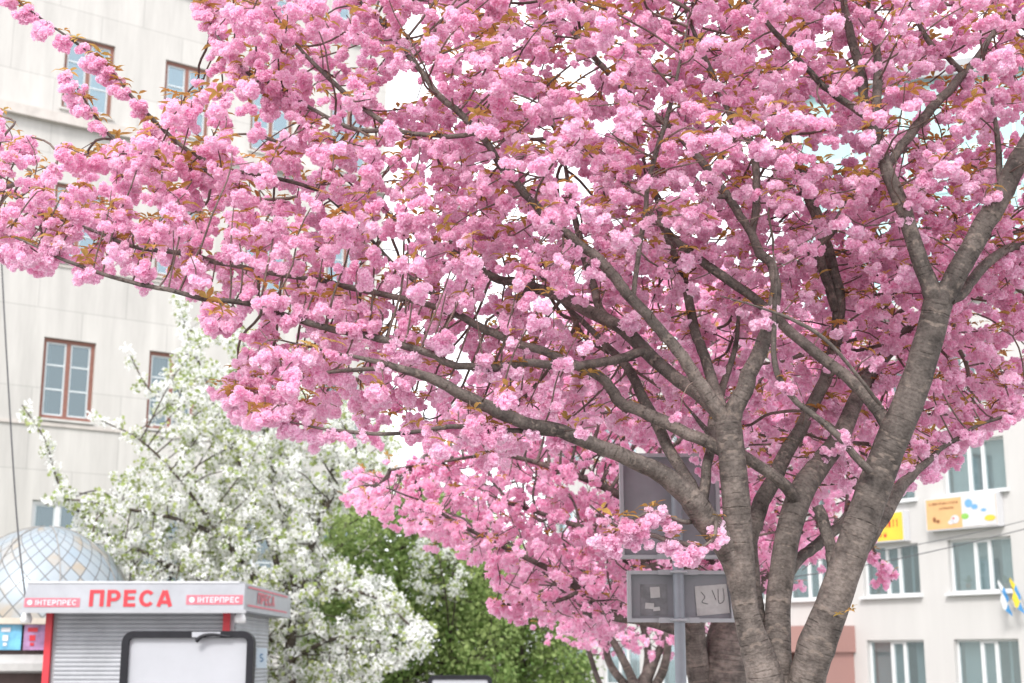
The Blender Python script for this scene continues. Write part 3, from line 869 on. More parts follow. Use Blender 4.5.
# ------------------------------------------------------------------ trees further off
def far_tree(name, label, cat, base, stems, hull, depth, natt, step, kill, protos, scale, leaf=None, leaf_p=0.4, crown='blossom_crown', crown_mat=None, bark=None, leaf_mat=None,
             voids=(), seed=1, p_node=0.8, cmax=6, bias=(0, 0, .1), r_tip=0.003, grow_r=0.04, group=None, slim_r=0.0, slim_n=3, tone=(0.5, .22)):
    r = np.random.default_rng(seed)
    root = thing(name, label, cat, base, group=group)
    nodes, slim, tkr = [], [], MB()
    for i, s in enumerate(stems):
        P, R = limb_points(s, 5)
        if i == 0: tkr.tube(P, R, 14, 0.03, r)
        else:
            MB().tube(P, R, 9, 0.03, r).build('limb', bark, root, True, base)
        nodes += [p for p, q in zip(P, R) if q < grow_r]
        slim += [p for p, q in zip(P, R) if q < slim_r]
    tkr.build('trunk', bark, root, True, base)
    hx, hy = np.array(hull).T
    x, y = r.uniform(hx.min(), hx.max(), natt), r.uniform(hy.min(), hy.max(), natt)
    k = in_poly(x, y, hull)
    for vx, vy, ra, rb, pv in voids:
        k &= ~((((x - vx) / ra) ** 2 + ((y - vy) / rb) ** 2 < 1) & (r.random(natt) < pv))
    x, y = x[k], y[k]
    d = r.uniform(depth[0], depth[1], len(x))
    A = np.array([at(a, b, c) for a, b, c in zip(x, y, d)])
    A = A[A[:, 2] > 0.25]
    p, q = colonize(nodes, A, step, kill, 70, r, bias=bias, jitter=0.15)
    pt, c, S = paths_of(p, q, len(nodes), r_tip, 0.42)
    t = MB()
    for P, R in pt: t.tube(P, np.minimum(R, 0.03), 5, 0, None, cap=False)
    o = t.build('twigs', bark, root, True, base); o['kind'] = 'stuff'
    g = np.arange(len(nodes), len(p))
    g = g[(c[g] <= cmax) & (r.random(len(g)) < p_node)]
    C = S[g] + r.normal(0, step * 0.25, (len(g), 3))
    if slim:
        sp = np.array(slim)[r.integers(0, len(slim), int(len(slim) * slim_n))]
        C = np.concatenate((C, sp + r.normal(0, step * 0.35, sp.shape)))
    print(name, 'attractors', len(A), 'clusters', len(C))
    b = MB(); scatter(b, protos, C, r.uniform(0.75, 1.2, len(C)) * scale, r, 0.5, tone)
    o = b.build(crown, crown_mat, root, False, base); o['kind'] = 'stuff'
    if leaf:
        s = C[r.random(len(C)) < leaf_p]
        b = MB(); scatter(b, leaf, s, r.uniform(.8, 1.2, len(s)), r, 0.5)
        o = b.build('leaves', leaf_mat, root, False, base); o['kind'] = 'stuff'
    return root


PROTO2 = [pompom(pr, 0.030, int(pr.integers(3, 6)), 12, False, 0.03) for _ in range(10)]
b2 = at(722, 683, 11.6); b2[2] = 0
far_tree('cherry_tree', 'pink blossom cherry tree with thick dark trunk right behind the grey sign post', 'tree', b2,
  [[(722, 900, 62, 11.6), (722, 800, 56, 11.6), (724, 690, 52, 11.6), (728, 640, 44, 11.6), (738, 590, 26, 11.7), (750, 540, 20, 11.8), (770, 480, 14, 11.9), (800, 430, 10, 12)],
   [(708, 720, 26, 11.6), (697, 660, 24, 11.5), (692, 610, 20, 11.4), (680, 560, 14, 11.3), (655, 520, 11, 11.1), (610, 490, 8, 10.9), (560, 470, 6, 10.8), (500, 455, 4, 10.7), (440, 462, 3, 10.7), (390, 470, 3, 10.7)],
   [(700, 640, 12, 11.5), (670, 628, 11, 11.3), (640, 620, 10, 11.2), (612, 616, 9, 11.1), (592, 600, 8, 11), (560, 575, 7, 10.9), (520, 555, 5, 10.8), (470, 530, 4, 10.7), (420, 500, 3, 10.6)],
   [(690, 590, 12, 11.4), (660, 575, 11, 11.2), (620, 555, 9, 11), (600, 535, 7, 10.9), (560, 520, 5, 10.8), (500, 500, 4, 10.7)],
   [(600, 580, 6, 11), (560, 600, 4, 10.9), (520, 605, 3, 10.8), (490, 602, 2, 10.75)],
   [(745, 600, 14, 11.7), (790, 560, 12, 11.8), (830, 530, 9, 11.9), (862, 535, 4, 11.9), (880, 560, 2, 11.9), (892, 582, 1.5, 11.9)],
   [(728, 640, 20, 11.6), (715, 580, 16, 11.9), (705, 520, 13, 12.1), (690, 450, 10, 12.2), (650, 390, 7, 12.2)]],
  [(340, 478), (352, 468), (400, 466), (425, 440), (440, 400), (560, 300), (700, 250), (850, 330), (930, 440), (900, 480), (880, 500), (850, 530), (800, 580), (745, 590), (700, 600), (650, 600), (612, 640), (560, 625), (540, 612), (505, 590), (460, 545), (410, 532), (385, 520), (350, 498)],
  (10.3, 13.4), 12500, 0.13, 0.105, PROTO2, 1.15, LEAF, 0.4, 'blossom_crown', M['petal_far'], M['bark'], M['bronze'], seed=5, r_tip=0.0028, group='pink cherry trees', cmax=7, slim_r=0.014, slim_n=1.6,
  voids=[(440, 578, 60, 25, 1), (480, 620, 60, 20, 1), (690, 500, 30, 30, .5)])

b3 = at(640, 683, 18.5); b3[2] = 0
far_tree('cherry_tree', 'smallest and farthest pink cherry tree with thin branching stems left of the sign post', 'tree', b3,
  [[(643, 780, 24, 18.5), (643, 730, 22, 18.5), (640, 695, 18, 18.5), (655, 660, 9, 18.5), (668, 630, 7, 18.5), (680, 590, 5, 18.5)],
   [(640, 700, 12, 18.5), (628, 670, 9, 18.4), (612, 640, 7, 18.3), (590, 612, 5, 18.2), (560, 590, 4, 18.1)],
   [(641, 695, 10, 18.5), (648, 655, 8, 18.6), (640, 615, 7, 18.6), (625, 585, 5, 18.7)],
   [(640, 700, 9, 18.5), (612, 668, 8, 18.6), (606, 640, 6, 18.6), (612, 600, 4, 18.6)],
   [(640, 720, 9, 18.5), (604, 690, 6, 18.7), (590, 655, 5, 18.8), (578, 615, 4, 18.9), (560, 590, 3, 18.9)],
   [(644, 720, 8, 18.5), (676, 690, 6, 18.7), (690, 655, 5, 18.8), (694, 610, 4, 18.9)],
   [(646, 700, 9, 18.5), (664, 668, 9, 18.4), (668, 630, 7, 18.3), (660, 600, 5, 18.2), (690, 570, 4, 18.2)]],
  [(505, 600), (540, 540), (640, 480), (720, 500), (760, 560), (740, 640), (700, 640), (650, 652), (600, 650), (550, 634)],
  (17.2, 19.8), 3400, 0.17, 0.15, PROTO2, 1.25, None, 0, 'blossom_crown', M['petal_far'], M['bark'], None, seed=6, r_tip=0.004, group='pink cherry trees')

FLORET = [sprig(pr, 24, 0.043, 0.10) for _ in range(10)]
GLEAF = [sprig(pr, 7, 0.06, 0.13) for _ in range(6)]
bw_ = at(290, 683, 27); bw_[2] = 0
far_tree('white_blossom_tree', 'white flowering tree with spreading wispy branches behind the press kiosk', 'tree', bw_,
  [[(292, 790, 19.2, 27), (290, 720, 17.6, 27), (290, 650, 11.2, 27), (300, 590, 8.7, 27), (312, 545, 6.8, 27), (330, 500, 5.6, 27), (355, 470, 4.3, 27)],
   [(290, 640, 7.4, 27), (255, 580, 6.8, 26.7), (222, 540, 5.6, 26.4), (180, 520, 4.3, 26.2), (120, 508, 3.1, 26), (75, 500, 1.9, 26), (45, 505, 1.2, 26)],
   [(290, 660, 7.4, 27), (235, 600, 5.6, 26.8), (160, 560, 4.3, 26.6), (100, 530, 3.1, 26.5), (62, 490, 2.5, 26.5), (45, 440, 1.9, 26.5), (22, 405, 1.2, 26.5)],
   [(292, 610, 7.4, 27), (262, 520, 5.6, 27.3), (235, 450, 4.3, 27.5), (210, 390, 3.1, 27.6), (190, 340, 2.5, 27.6), (178, 300, 1.2, 27.6)],
   [(235, 450, 3.7, 27.5), (190, 420, 2.5, 27.3), (150, 390, 1.9, 27.2), (130, 355, 1.2, 27.2)],
   [(222, 540, 3.7, 26.4), (180, 480, 3.1, 26.2), (140, 440, 1.9, 26), (100, 420, 1.2, 26)],
   [(296, 600, 6.2, 27), (280, 500, 5.0, 27.2), (262, 420, 3.7, 27.4), (240, 360, 2.5, 27.5), (232, 320, 1.2, 27.5)],
   [(300, 590, 5.6, 27), (340, 590, 4.3, 26.5), (380, 600, 3.1, 26.3), (425, 640, 1.9, 26.2)],
   [(292, 660, 5.6, 27), (330, 640, 4.3, 26.6), (370, 640, 3.1, 26.4), (410, 655, 1.9, 26.3)],
   [(312, 545, 5.0, 27), (330, 480, 4.3, 27.3), (345, 430, 3.1, 27.5), (360, 400, 1.9, 27.5)]],
  [(150, 420), (180, 330), (205, 305), (240, 318), (300, 380), (390, 430), (398, 470), (370, 505), (330, 515), (315, 545), (340, 560), (385, 585), (430, 630), (425, 660), (350, 690), (180, 690), (120, 610), (80, 560), (70, 510), (110, 480)],
  (25.2, 29), 7000, 0.19, 0.13, FLORET, 1.05, GLEAF, 0.6, 'blossom_crown', M['white_petal'], M['dark_bark'], M['young_leaf'], seed=9, r_tip=0.004, p_node=0.85, cmax=8, grow_r=0.2, slim_r=0.075, slim_n=2.2, tone=(.6, .2),
  voids=[(190, 340, 45, 35, .75), (130, 440, 50, 40, .75), (90, 500, 40, 40, .6), (250, 360, 40, 40, .5), (350, 540, 25, 18, .8), (345, 612, 30, 14, .85), (300, 650, 26, 18, .8), (385, 650, 26, 16, .8), (270, 560, 18, 14, .6), (200, 470, 20, 14, .6), (310, 460, 20, 14, .6), (395, 620, 16, 10, .7)])
GREEN = [sprig(pr, 24, 0.075, 0.36) for _ in range(10)]
bg1 = at(400, 683, 33); bg1[2] = 0
far_tree('green_tree', 'bushy fresh green tree between white blossom tree and pink blossoms', 'tree', bg1,
  [[(398, 770, 18, 33), (398, 690, 15, 33), (400, 620, 11, 33), (402, 560, 7, 33), (410, 520, 4, 33)],
   [(400, 650, 8, 33), (360, 590, 6, 32.6), (335, 540, 4, 32.4)], [(400, 650, 8, 33), (440, 600, 6, 32.6), (465, 550, 4, 32.4)], [(399, 680, 8, 33), (350, 660, 5, 32.4), (310, 650, 3, 32.2)], [(399, 680, 8, 33), (450, 660, 5, 32.4), (480, 650, 3, 32.2)]],
  [(290, 700), (300, 570), (325, 520), (370, 495), (420, 490), (470, 500), (505, 560), (510, 700)], (31, 35.5), 3000, 0.30, 0.24, GREEN, 1.05, None, 0, 'leaf_crown', M['green_leaf'], M['dark_bark'], seed=12, r_tip=0.006, p_node=0.9, cmax=9, grow_r=0.3, group='green trees', tone=(.5, .3))
bg2 = at(520, 683, 36); bg2[2] = 0
far_tree('green_tree', 'rounded darker green tree beneath drooping pink branch, beside the small billboard', 'tree', bg2,
  [[(520, 760, 16, 36), (520, 690, 14, 36), (518, 640, 9, 36), (515, 590, 5, 36)],
   [(520, 670, 7, 36), (555, 640, 5, 35.6), (575, 650, 3, 35.4)], [(520, 660, 7, 36), (485, 620, 5, 35.6), (465, 590, 3, 35.4)], [(519, 640, 6, 36), (545, 600, 4, 35.8), (550, 580, 3, 35.6)]],
  [(440, 700), (450, 590), (480, 550), (530, 545), (562, 590), (585, 640), (592, 700)], (33.5, 38), 2000, 0.30, 0.24, GREEN, 1.05, None, 0, 'leaf_crown', M['green_leaf'], M['dark_bark'], seed=13, r_tip=0.006, p_node=0.9, cmax=9, grow_r=0.3, group='green trees', tone=(.4, .3))
# white shrub flowers among the green
bs = at(452, 683, 30.5); bs[2] = 0
far_tree('white_blossom_tree', 'small sparse white flowering tree in front of the green trees', 'tree', bs,
  [[(455, 770, 4, 32), (455, 690, 3, 32), (450, 640, 2, 31.5), (445, 590, 1.5, 30.7), (438, 555, 1, 30.5)], [(450, 640, 2, 31.5), (455, 600, 1.5, 30.6), (452, 570, 1, 30.4)]],
  [(405, 590), (412, 545), (440, 530), (470, 560), (472, 600), (440, 605), (420, 600)], (29.8, 31.2), 110, 0.18, 0.12, FLORET, .9, GLEAF, .6, 'blossom_crown', M['white_petal'], M['dark_bark'], M['young_leaf'], seed=14, r_tip=0.004, p_node=.8, grow_r=.05)

# ------------------------------------------------------------------ ground
M['asphalt'] = mat_plain('asphalt', (0.055, 0.055, 0.058), 0.9, 0, 0.2, 30, 0.3)
M['paving'] = mat_stone('paving', (0.42, 0.41, 0.39), 0.4, 0.4, 0.008)  # unseen ground, toned pale to bounce light up into the crown
M['earth'] = mat_plain('grass_earth', (0.075, 0.10, 0.04), 0.95, 0, 0.4, 4, 0.6)
M['kerb'] = mat_plain('kerb_stone', (0.34, 0.33, 0.31), 0.85, 0, 0.1, 8)


def structure(name, mb, mat):
    o = mb.build(name, mat); o['kind'] = 'structure'; return o


structure('ground', MB().quad((-600, -300, -.004), (600, -300, -.004), (600, 900, -.004), (-600, 900, -.004)), M['paving'])
structure('lawn', MB().box(-30, 30, 28.0, 40.0, 0.0, 0.03), M['earth'])
for cx_, cy_ in ((MAIN_BASE[0], 6.03), (b2[0], 11.6), (b3[0], 18.5)):
    structure('soil', MB().box(cx_ - .7, cx_ + .7, cy_ - .7, cy_ + .7, 0.0, 0.02), M['earth'])
structure('road', MB().quad((-300, -12, 0), (300, -12, 0), (300, -3, 0), (-300, -3, 0)), M['asphalt'])
structure('kerb', MB().box(-300, 300, -3.0, -2.85, -0.02, 0.13), M['kerb'])

# ------------------------------------------------------------------ facades
M['white_frame'] = mat_plain('white_window_frame', (0.66, 0.67, 0.68), 0.4, 0, 0.04)
M['brown_frame'] = mat_plain('red_brown_window_frame', (0.23, 0.10, 0.075), 0.6, 0, 0.2, 12)
M['grey_frame'] = mat_plain('grey_window_bars', (0.52, 0.56, 0.58), 0.5, 0, 0.08)
M['glass_left'] = mat_glass('pale_reflection_glass', (0.40, 0.50, 0.56), 0.5)  # upper rows: bright sky reflection put into a paler glass tint
M['glass_dim_reflection'] = mat_glass('dark_reflection_glass', (0.26, 0.31, 0.33), 0.5)  # lower rows: weaker sky reflection put into a darker glass tint
M['glass_right'] = mat_glass('office_window_glass', (0.60, 0.70, 0.72), 0.62)
M['dark_room'] = mat_plain('dim_room', (0.10, 0.12, 0.12), 0.9)  # dark back plate; the unlit room's shade is put into its colour
M['curtain'] = mat_plain('pale_curtain', (0.62, 0.68, 0.68), 0.9, 0, 0.06, 3)
M['blind'] = mat_plain('vertical_blind', (0.58, 0.62, 0.62), 0.8, 0, 0.05, 3)
M['sill'] = mat_plain('window_sill', (0.50, 0.49, 0.47), 0.8, 0, 0.1)
M['left_wall'] = mat_stone('pale_stone_slabs', (0.57, 0.55, 0.525), 2.6, 2.32, 0.016, 0.03, 0.80, 0.24)
M['right_wall'] = mat_stone('white_render', (0.56, 0.545, 0.535), 50, 50, 0.0, 0.02, 0.9, 0.08)
M['ledge'] = mat_plain('stone_ledge', (0.50, 0.46, 0.43), 0.85, 0, 0.12, 3)


def wall_with_openings(W_, H_, D_, wins, reveal, z0=0.0):
    """block with window holes cut in its front (y = 0), reveals and a back wall"""
    xs = sorted({0, W_} | {w[0] for w in wins} | {w[1] for w in wins})
    zs = sorted({z0, H_} | {w[2] for w in wins} | {w[3] for w in wins})
    hole = set()
    for a, b, c, d in wins:
        for i in range(len(xs) - 1):
            for j in range(len(zs) - 1):
                if xs[i] >= a - 1e-6 and xs[i + 1] <= b + 1e-6 and zs[j] >= c - 1e-6 and zs[j + 1] <= d + 1e-6: hole.add((i, j))
    m = MB()
    for i in range(len(xs) - 1):
        for j in range(len(zs) - 1):
            if (i, j) not in hole:
                m.quad((xs[i], 0, zs[j]), (xs[i + 1], 0, zs[j]), (xs[i + 1], 0, zs[j + 1]), (xs[i], 0, zs[j + 1]))
    for a, b, c, d in wins:
        r = reveal
        m.quad((a, 0, c), (a, 0, d), (a, r, d), (a, r, c)); m.quad((b, 0, c), (b, r, c), (b, r, d), (b, 0, d))
        m.quad((a, 0, d), (b, 0, d), (b, r, d), (a, r, d)); m.quad((a, 0, c), (a, r, c), (b, r, c), (b, 0, c))
    m.quad((0, 0, z0), (0, 0, H_), (0, D_, H_), (0, D_, z0)); m.quad((W_, 0, z0), (W_, D_, z0), (W_, D_, H_), (W_, 0, H_))
    m.quad((0, D_, z0), (0, D_, H_), (W_, D_, H_), (W_, D_, z0)); m.quad((0, 0, H_), (W_, 0, H_), (W_, D_, H_), (0, D_, H_))
    return m


def put(proto, parent, loc):
    """a copy of a part and its sub-parts"""
    c = proto.copy(); COL.objects.link(c); c.parent = parent; c.location = loc
    for ch in list(proto.children):
        d = ch.copy(); COL.objects.link(d); d.parent = c
    return c


def place_windows(proto, parent, spots):
    proto.parent = parent
    proto.location = spots[0]
    for s in spots[1:]: put(proto, parent, s)


def old_window(w, h, frame_mat, glass='glass_left', curt=(.02, .44, .55)):
    """two leaves, the upper lights divided; origin at lower left of the opening, set back in the wall"""
    f = MB(); t, y0, y1 = 0.11, 0.10, 0.19
    f.box(0, t, y0, y1, 0, h); f.box(w - t, w, y0, y1, 0, h); f.box(t, w - t, y0, y1, h - t, h); f.box(t, w - t, y0, y1, 0, t)
    f.box(w / 2 - .06, w / 2 + .06, y0, y1, t, h - t)
    o = f.build('window', frame_mat)
    b = MB()
    for x0, x1 in ((t, w / 2 - .06), (w / 2 + .06, w - t)):
        for xx in (x0, x1 - .05): b.box(xx, xx + .05, .125, .175, t, h - t)
        for zz in (t, h * .36, h * .66, h - t - .05): b.box(x0 + .05, x1 - .05, .125, .175, zz, zz + .05)
    b.build('glazing_bars', M['grey_frame'], o)
    g = MB()
    for x0, x1 in ((t + .01, w / 2 - .07), (w / 2 + .07, w - t - .01)): g.box(x0, x1, .146, .154, t + .01, h - t - .01)
    g.build('pane', M[glass], o)
    MB().box(-.06, w + .06, -.09, .095, -.07, -.003).build('sill', M['sill'], o)
    c = MB(); n = 26
    xs_ = np.linspace(w * curt[0], w * curt[1], n); ys_ = .42 + .03 * np.sin(np.arange(n) * 1.7)
    for i in range(n - 1): c.quad((xs_[i], ys_[i], h * curt[2]), (xs_[i + 1], ys_[i + 1], h * curt[2]), (xs_[i + 1], ys_[i + 1], h), (xs_[i], ys_[i], h))
    c.build('curtain', M['curtain'], o)
    MB().box(-.3, w + .3, 0.8, .85, -.3, h + .3).build('room', M['dark_room'], o)
    return o


# left building: facade running away to the right
ul = np.array((math.cos(math.radians(36.3)), math.sin(math.radians(36.3))))
P0 = at(68, 380, 40)[:2]
T0 = -14.0
OL = P0 + ul * T0
lz = [at(68, y, 40)[2] for y in (340, 420)]
WH = lz[0] - lz[1]
FL = 4.64
LW, LH = 24.4, 27.5
rowz = [lz[1] + FL * k for k in (-1, 0, 1, 2, 3)]
lwins = []
for r_, z in enumerate(rowz):
    for t in (-12.4, -9.3, -6.2, 0.0, 3.15, 6.1, 9.0):
        lwins.append((t - T0 - .76, t - T0 + .76, z, z + WH))
left = thing('apartment_building', 'tall pale stone slab building with brown framed windows beyond white blossom tree', 'building', (OL[0], OL[1], 0), math.radians(36.3))
wall_with_openings(LW, LH, 12, lwins, 0.30).build('wall', M['left_wall'], left)
CURT = ((.02, .44, .55), (.03, .97, .72), (.55, .98, .08), (.02, .24, .05))
for test, fr, gls in ((lambda c: c > 10, 'brown_frame', 'glass_left'), (lambda c: 4 < c < 10, 'brown_frame', 'glass_dim_reflection'), (lambda c: c < 4, 'white_frame', 'glass_dim_reflection')):
    spots = [(a, 0, c) for a, b, c, d in lwins if test(c)]
    for q in range(4):
        if spots[q::4]: place_windows(old_window(1.52, WH, M[fr], gls, CURT[q]), left, spots[q::4])
for z, hh, out in ((rowz[1] - .22, .10, .05), (rowz[3] - .55, .30, .22), (rowz[2] - .2, .08, .04), (LH - .5, .5, .5)):
    MB().box(-out, LW + out, -out, -.003, z, z + hh).build('ledge', M['ledge'], left)

# right building
ur = np.array((math.sin(math.radians(35)), -math.cos(math.radians(35))))
R0 = at(980, 566, 43)[:2]
TR0 = -21.2
OR = R0 + ur * TR0
rz_ = [at(980, y, 43)[2] for y in (538, 592)]
RWH = rz_[0] - rz_[1]
RF = 2.97
RW, RH = 31.0, 13.0
M['interior_plant'] = mat_plain('potted_plant_leaves', (0.06, 0.13, 0.03), 0.7, 0, 0.3, 20)


def office_window(w, h, seed=0):
    rb = np.random.default_rng(seed + 40); g0 = rb.uniform(.2, .6); g1 = g0 + rb.uniform(.1, .35)
    f = MB(); t, y0, y1 = 0.07, 0.15, 0.23
    f.box(0, t, y0, y1, 0, h); f.box(w - t, w, y0, y1, 0, h); f.box(t, w - t, y0, y1, h - t, h); f.box(t, w - t, y0, y1, 0, t)
    for x in (.40, .62): f.box(w * x - .06, w * x + .06, y0 - .012, y1 - .012, t, h - t)
    f.box(w * .40 + .06, w * .62 - .06, y0, y1, h - t - .05, h - t)
    o = f.build('window', M['white_frame'])
    MB().box(t, w - t, .19, .20, t, h - t).build('pane', M['glass_right'], o)
    MB().box(-.10, w + .10, -.16, .145, -.08, -.003).build('sill', M['white_frame'], o)
    b = MB()
    k = 0
    for x in np.arange(.08, w - .1, .105):
        k += 1
        if g0 < x / w < g1 and k % 4: continue
        b.add([(x, .40, .1), (x + .07, .44, .1), (x + .07, .44, h - .05), (x, .40, h - .05)], [(0, 1, 2, 3)])
        b.add([(x, .405, .1), (x + .07, .445, .1), (x + .07, .445, h - .05), (x, .405, h - .05)], [(3, 2, 1, 0)])
    b.build('blinds', M['blind'], o)
    MB().box(-.3, w + .3, 1.2, 1.25, -.3, h + .3).build('room', M['dark_room'], o)
    return o


cols = [3.4 * k for k in range(-6, 3)]
rwins = []
for r_ in range(-1, 3):
    for t in cols:
        if r_ == -1 and -8.6 < t < -5: continue
        z = rz_[1] + RF * r_
        rwins.append((t - TR0 - 1.14, t - TR0 + 1.14, max(z, .25), z + RWH))
right = thing('office_building', 'white rendered office building with wide white framed windows and pink granite entrance', 'building', (OR[0], OR[1], 0), math.atan2(ur[1], ur[0]))
wall_with_openings(RW, RH, 12, rwins, 0.28).build('wall', M['right_wall'], right)
hi_ = [(a, 0, c) for a, b, c, d in rwins if abs((d - c) - RWH) < .01]
lo_ = [(a, 0, c) for a, b, c, d in rwins if abs((d - c) - RWH) >= .01]
for q in range(4): place_windows(office_window(2.28, RWH, q), right, hi_[q::4])
if lo_:
    hh = [d - c for a, b, c, d in rwins if abs((d - c) - RWH) >= .01][0]
    place_windows(office_window(2.28, hh), right, lo_)
MB().box(-.25, RW + .25, -.25, -.003, RH - .4, RH).build('cornice', M['right_wall'], right)
M['granite'] = mat_plain('pink_granite', (0.36, 0.20, 0.18), 0.5, 0, 0.15, 40)
M['dark_door'] = mat_plain('dark_glass_door', (0.05, 0.05, 0.055), 0.2)
px0, px1 = -7.95 - TR0, -5.0 - TR0
pz = [at(823, y, 46)[2] for y in (625, 652)]
po = MB()
po.box(px0, px1, -1.5, -.003, pz[1], pz[0]); po.box(px0 + .1, px0 + .55, -1.4, -.003, 0, pz[1]); po.box(px1 - .75, px1 - .1, -1.4, -.003, 0, pz[1])
po = po.build('portico', M['granite'], right)
MB().box(px0 + .56, px1 - .76, -.2, -.01, 0, pz[1] - .35).build('door', M['dark_door'], po)

# teal glazed block behind
M['teal'] = mat_plain('teal_panels', (0.32, 0.49, 0.49), 0.35, 0, 0.06, 2)
M['teal_glass'] = mat_glass('teal_glass', (0.42, 0.62, 0.62), 0.0, 0.15)
M['roof_grey'] = mat_plain('grey_roof_edge', (0.30, 0.31, 0.32), 0.6)
tz = at(935, 80, 62)
TA = math.radians(-20)
ut = np.array((math.cos(TA), math.sin(TA)))
OT = tz[:2] - ut * 6.5
teal = thing('glass_office_block', 'turquoise glazed office block glimpsed between the upper cherry branches', 'building', (OT[0], OT[1], 0), TA)
MB().box(0, 34, 0, 14, 0, tz[2]).build('wall', M['teal'], teal)
gl = MB(); mu = MB()
for i in range(14):
    x0 = .25 + i * 2.4
    for j in range(8):
        z0 = .8 + j * 3.1
        if z0 + 2.2 < tz[2] - .3: gl.box(x0 + .12, x0 + 2.2, -.06, -.004, z0, z0 + 2.2)
gl.build('glazing', M['teal_glass'], teal)
for i in range(15): mu.box(i * 2.4 + .12, i * 2.4 + .22, -.12, -.065, .3, tz[2] - .2)
mu.build('mullions', M['white_frame'], teal)
MB().box(-.4, 34.4, -.5, 14.4, tz[2], tz[2] + .7).build('roof', M['roof_grey'], teal)

# advert boards on the right building
M['sign_yellow'] = mat_plain('yellow_sign', (0.72, 0.52, 0.06), 0.4, 0, 0.08, 2)
M['sign_orange'] = mat_plain('orange_sign', (0.66, 0.40, 0.19), 0.4, 0, 0.08, 2)
M['sign_white'] = mat_plain('white_sign', (0.60, 0.60, 0.62), 0.4, 0, 0.05, 2)
M['red'] = mat_plain('red_paint', (0.50, 0.022, 0.035), 0.45, 0, 0.08, 5)
M['brown_ink'] = mat_plain('brown_lettering', (0.25, 0.10, 0.04), 0.5)
M['sign_blue'] = mat_plain('blue_print', (0.16, 0.36, 0.70), 0.4)
M['sign_green'] = mat_plain('green_print', (0.25, 0.50, 0.10), 0.4)
RZ = math.atan2(ur[1], ur[0])


def on_right(px, py):
    """facade coordinates (along, up) of a photo pixel on the right building's front"""
    a, b = (px - W / 2) / FPX, (H / 2 - py) / FPX
    d = np.array((a, CT - b * ST, ST + b * CT))
    A_ = np.array(((d[0], -ur[0]), (d[1], -ur[1])))
    k, t = np.linalg.solve(A_, R0)
    return t - TR0, CAM_Z + d[2] * k


def board(name, label, c0, c1, mat):
    (x0, z1), (x1, z0) = on_right(*c0), on_right(*c1)
    w = OR + ur * x0
    t = thing(name, label, 'sign', (w[0], w[1], z0), RZ, 'advertising boards on the white building')
    ww, hh = x1 - x0, z1 - z0
    MB().box(0, ww, -.30, -.01, 0, hh).build('casing', M['sign_white'], t)
    MB().box(.04, ww - .04, -.312, -.303, .04, hh - .04).build('face', mat, t)
    return t, ww, hh


def marks(parent, mat, x0, x1, z0, h, y, seed):
    """a line of print too small to read: letter-sized strokes"""
    r, m, x = np.random.default_rng(seed), MB(), x0
    while x < x1:
        w_ = h * r.uniform(.45, .75)
        if r.random() > .12:
            m.box(x, x + h * .16, y - .002, y, z0, z0 + h)
            if r.random() > .3: m.box(x + w_ - h * .16, x + w_, y - .002, y, z0, z0 + h)
            if r.random() > .3: m.box(x + h * .17, x + w_ - h * .17, y - .002, y, z0 + h * r.choice((0, .42, .84)), z0 + h * r.choice((.16, .58, 1)))
        x += w_ + h * .22
    m.build('print', mat, parent)


t, ww, hh = board('advert_board', 'yellow advertising board with red lettering beneath an upper window', (860, 516), (911, 541), M['sign_yellow'])
marks(t, M['red'], ww * .3, ww * .86, hh * .48, hh * .26, -.314, 1)
marks(t, M['red'], ww * .3, ww * .62, hh * .16, hh * .16, -.314, 2)
t, ww, hh = board('advert_board', 'orange and white advertising board with brown lettering and coloured pictures', (931, 500), (1005, 526), M['sign_orange'])
MB().box(ww * .52, ww - .045, -.316, -.3125, .045, hh - .045).build('white_field', M['sign_white'], t)

marks(t, M['brown_ink'], ww * .06, ww * .48, hh * .77, hh * .085, -.314, 3)
marks(t, M['brown_ink'], ww * .20, ww * .40, hh * .62, hh * .075, -.314, 4)


def disc(mb, cx, cz, r, y, n=14, sx=1.0):
    a = np.arange(n) / n * 2 * np.pi
    v = np.concatenate(([(cx, y, cz)], np.stack((cx + np.cos(a) * r * sx, np.full(n, y), cz + np.sin(a) * r), 1)))
    mb.add(v, [(0, i + 1, (i + 1) % n + 1) for i in range(n)])


for lay, (mat, spots) in enumerate((('sign_blue', ((.62, .74, .13, 1.1), (.70, .62, .08, 1.5), (.82, .5, .05, 2))), ('sign_green', ((.56, .36, .09, 1.6),)), ('sign_white', ((.42, .30, .13, 1.2), (.36, .22, .07, 1.5))), ('red', ((.40, .33, .03, 1.5),)), ('sign_yellow', ((.90, .25, .09, 2.2),)), ('brown_ink', ((.13, .34, .08, .8), (.18, .28, .05, 1.4))))):
    m = MB()
    for cx, cz, r, sx in spots: disc(m, ww * cx, hh * cz, hh * r, -.3185 - lay * .002, sx=sx)
    m.build('picture', M[mat], t)

# flags at the right edge
M['flag_blue'] = mat_plain('blue_flag_cloth', (0.08, 0.30, 0.62), 0.8)
M['flag_white'] = mat_plain('white_flag_cloth', (0.75, 0.77, 0.80), 0.8)
M['flag_yellow'] = mat_plain('yellow_flag_cloth', (0.80, 0.62, 0.06), 0.8)
M['pole_grey'] = mat_plain('grey_metal', (0.40, 0.42, 0.44), 0.45, 0.3)


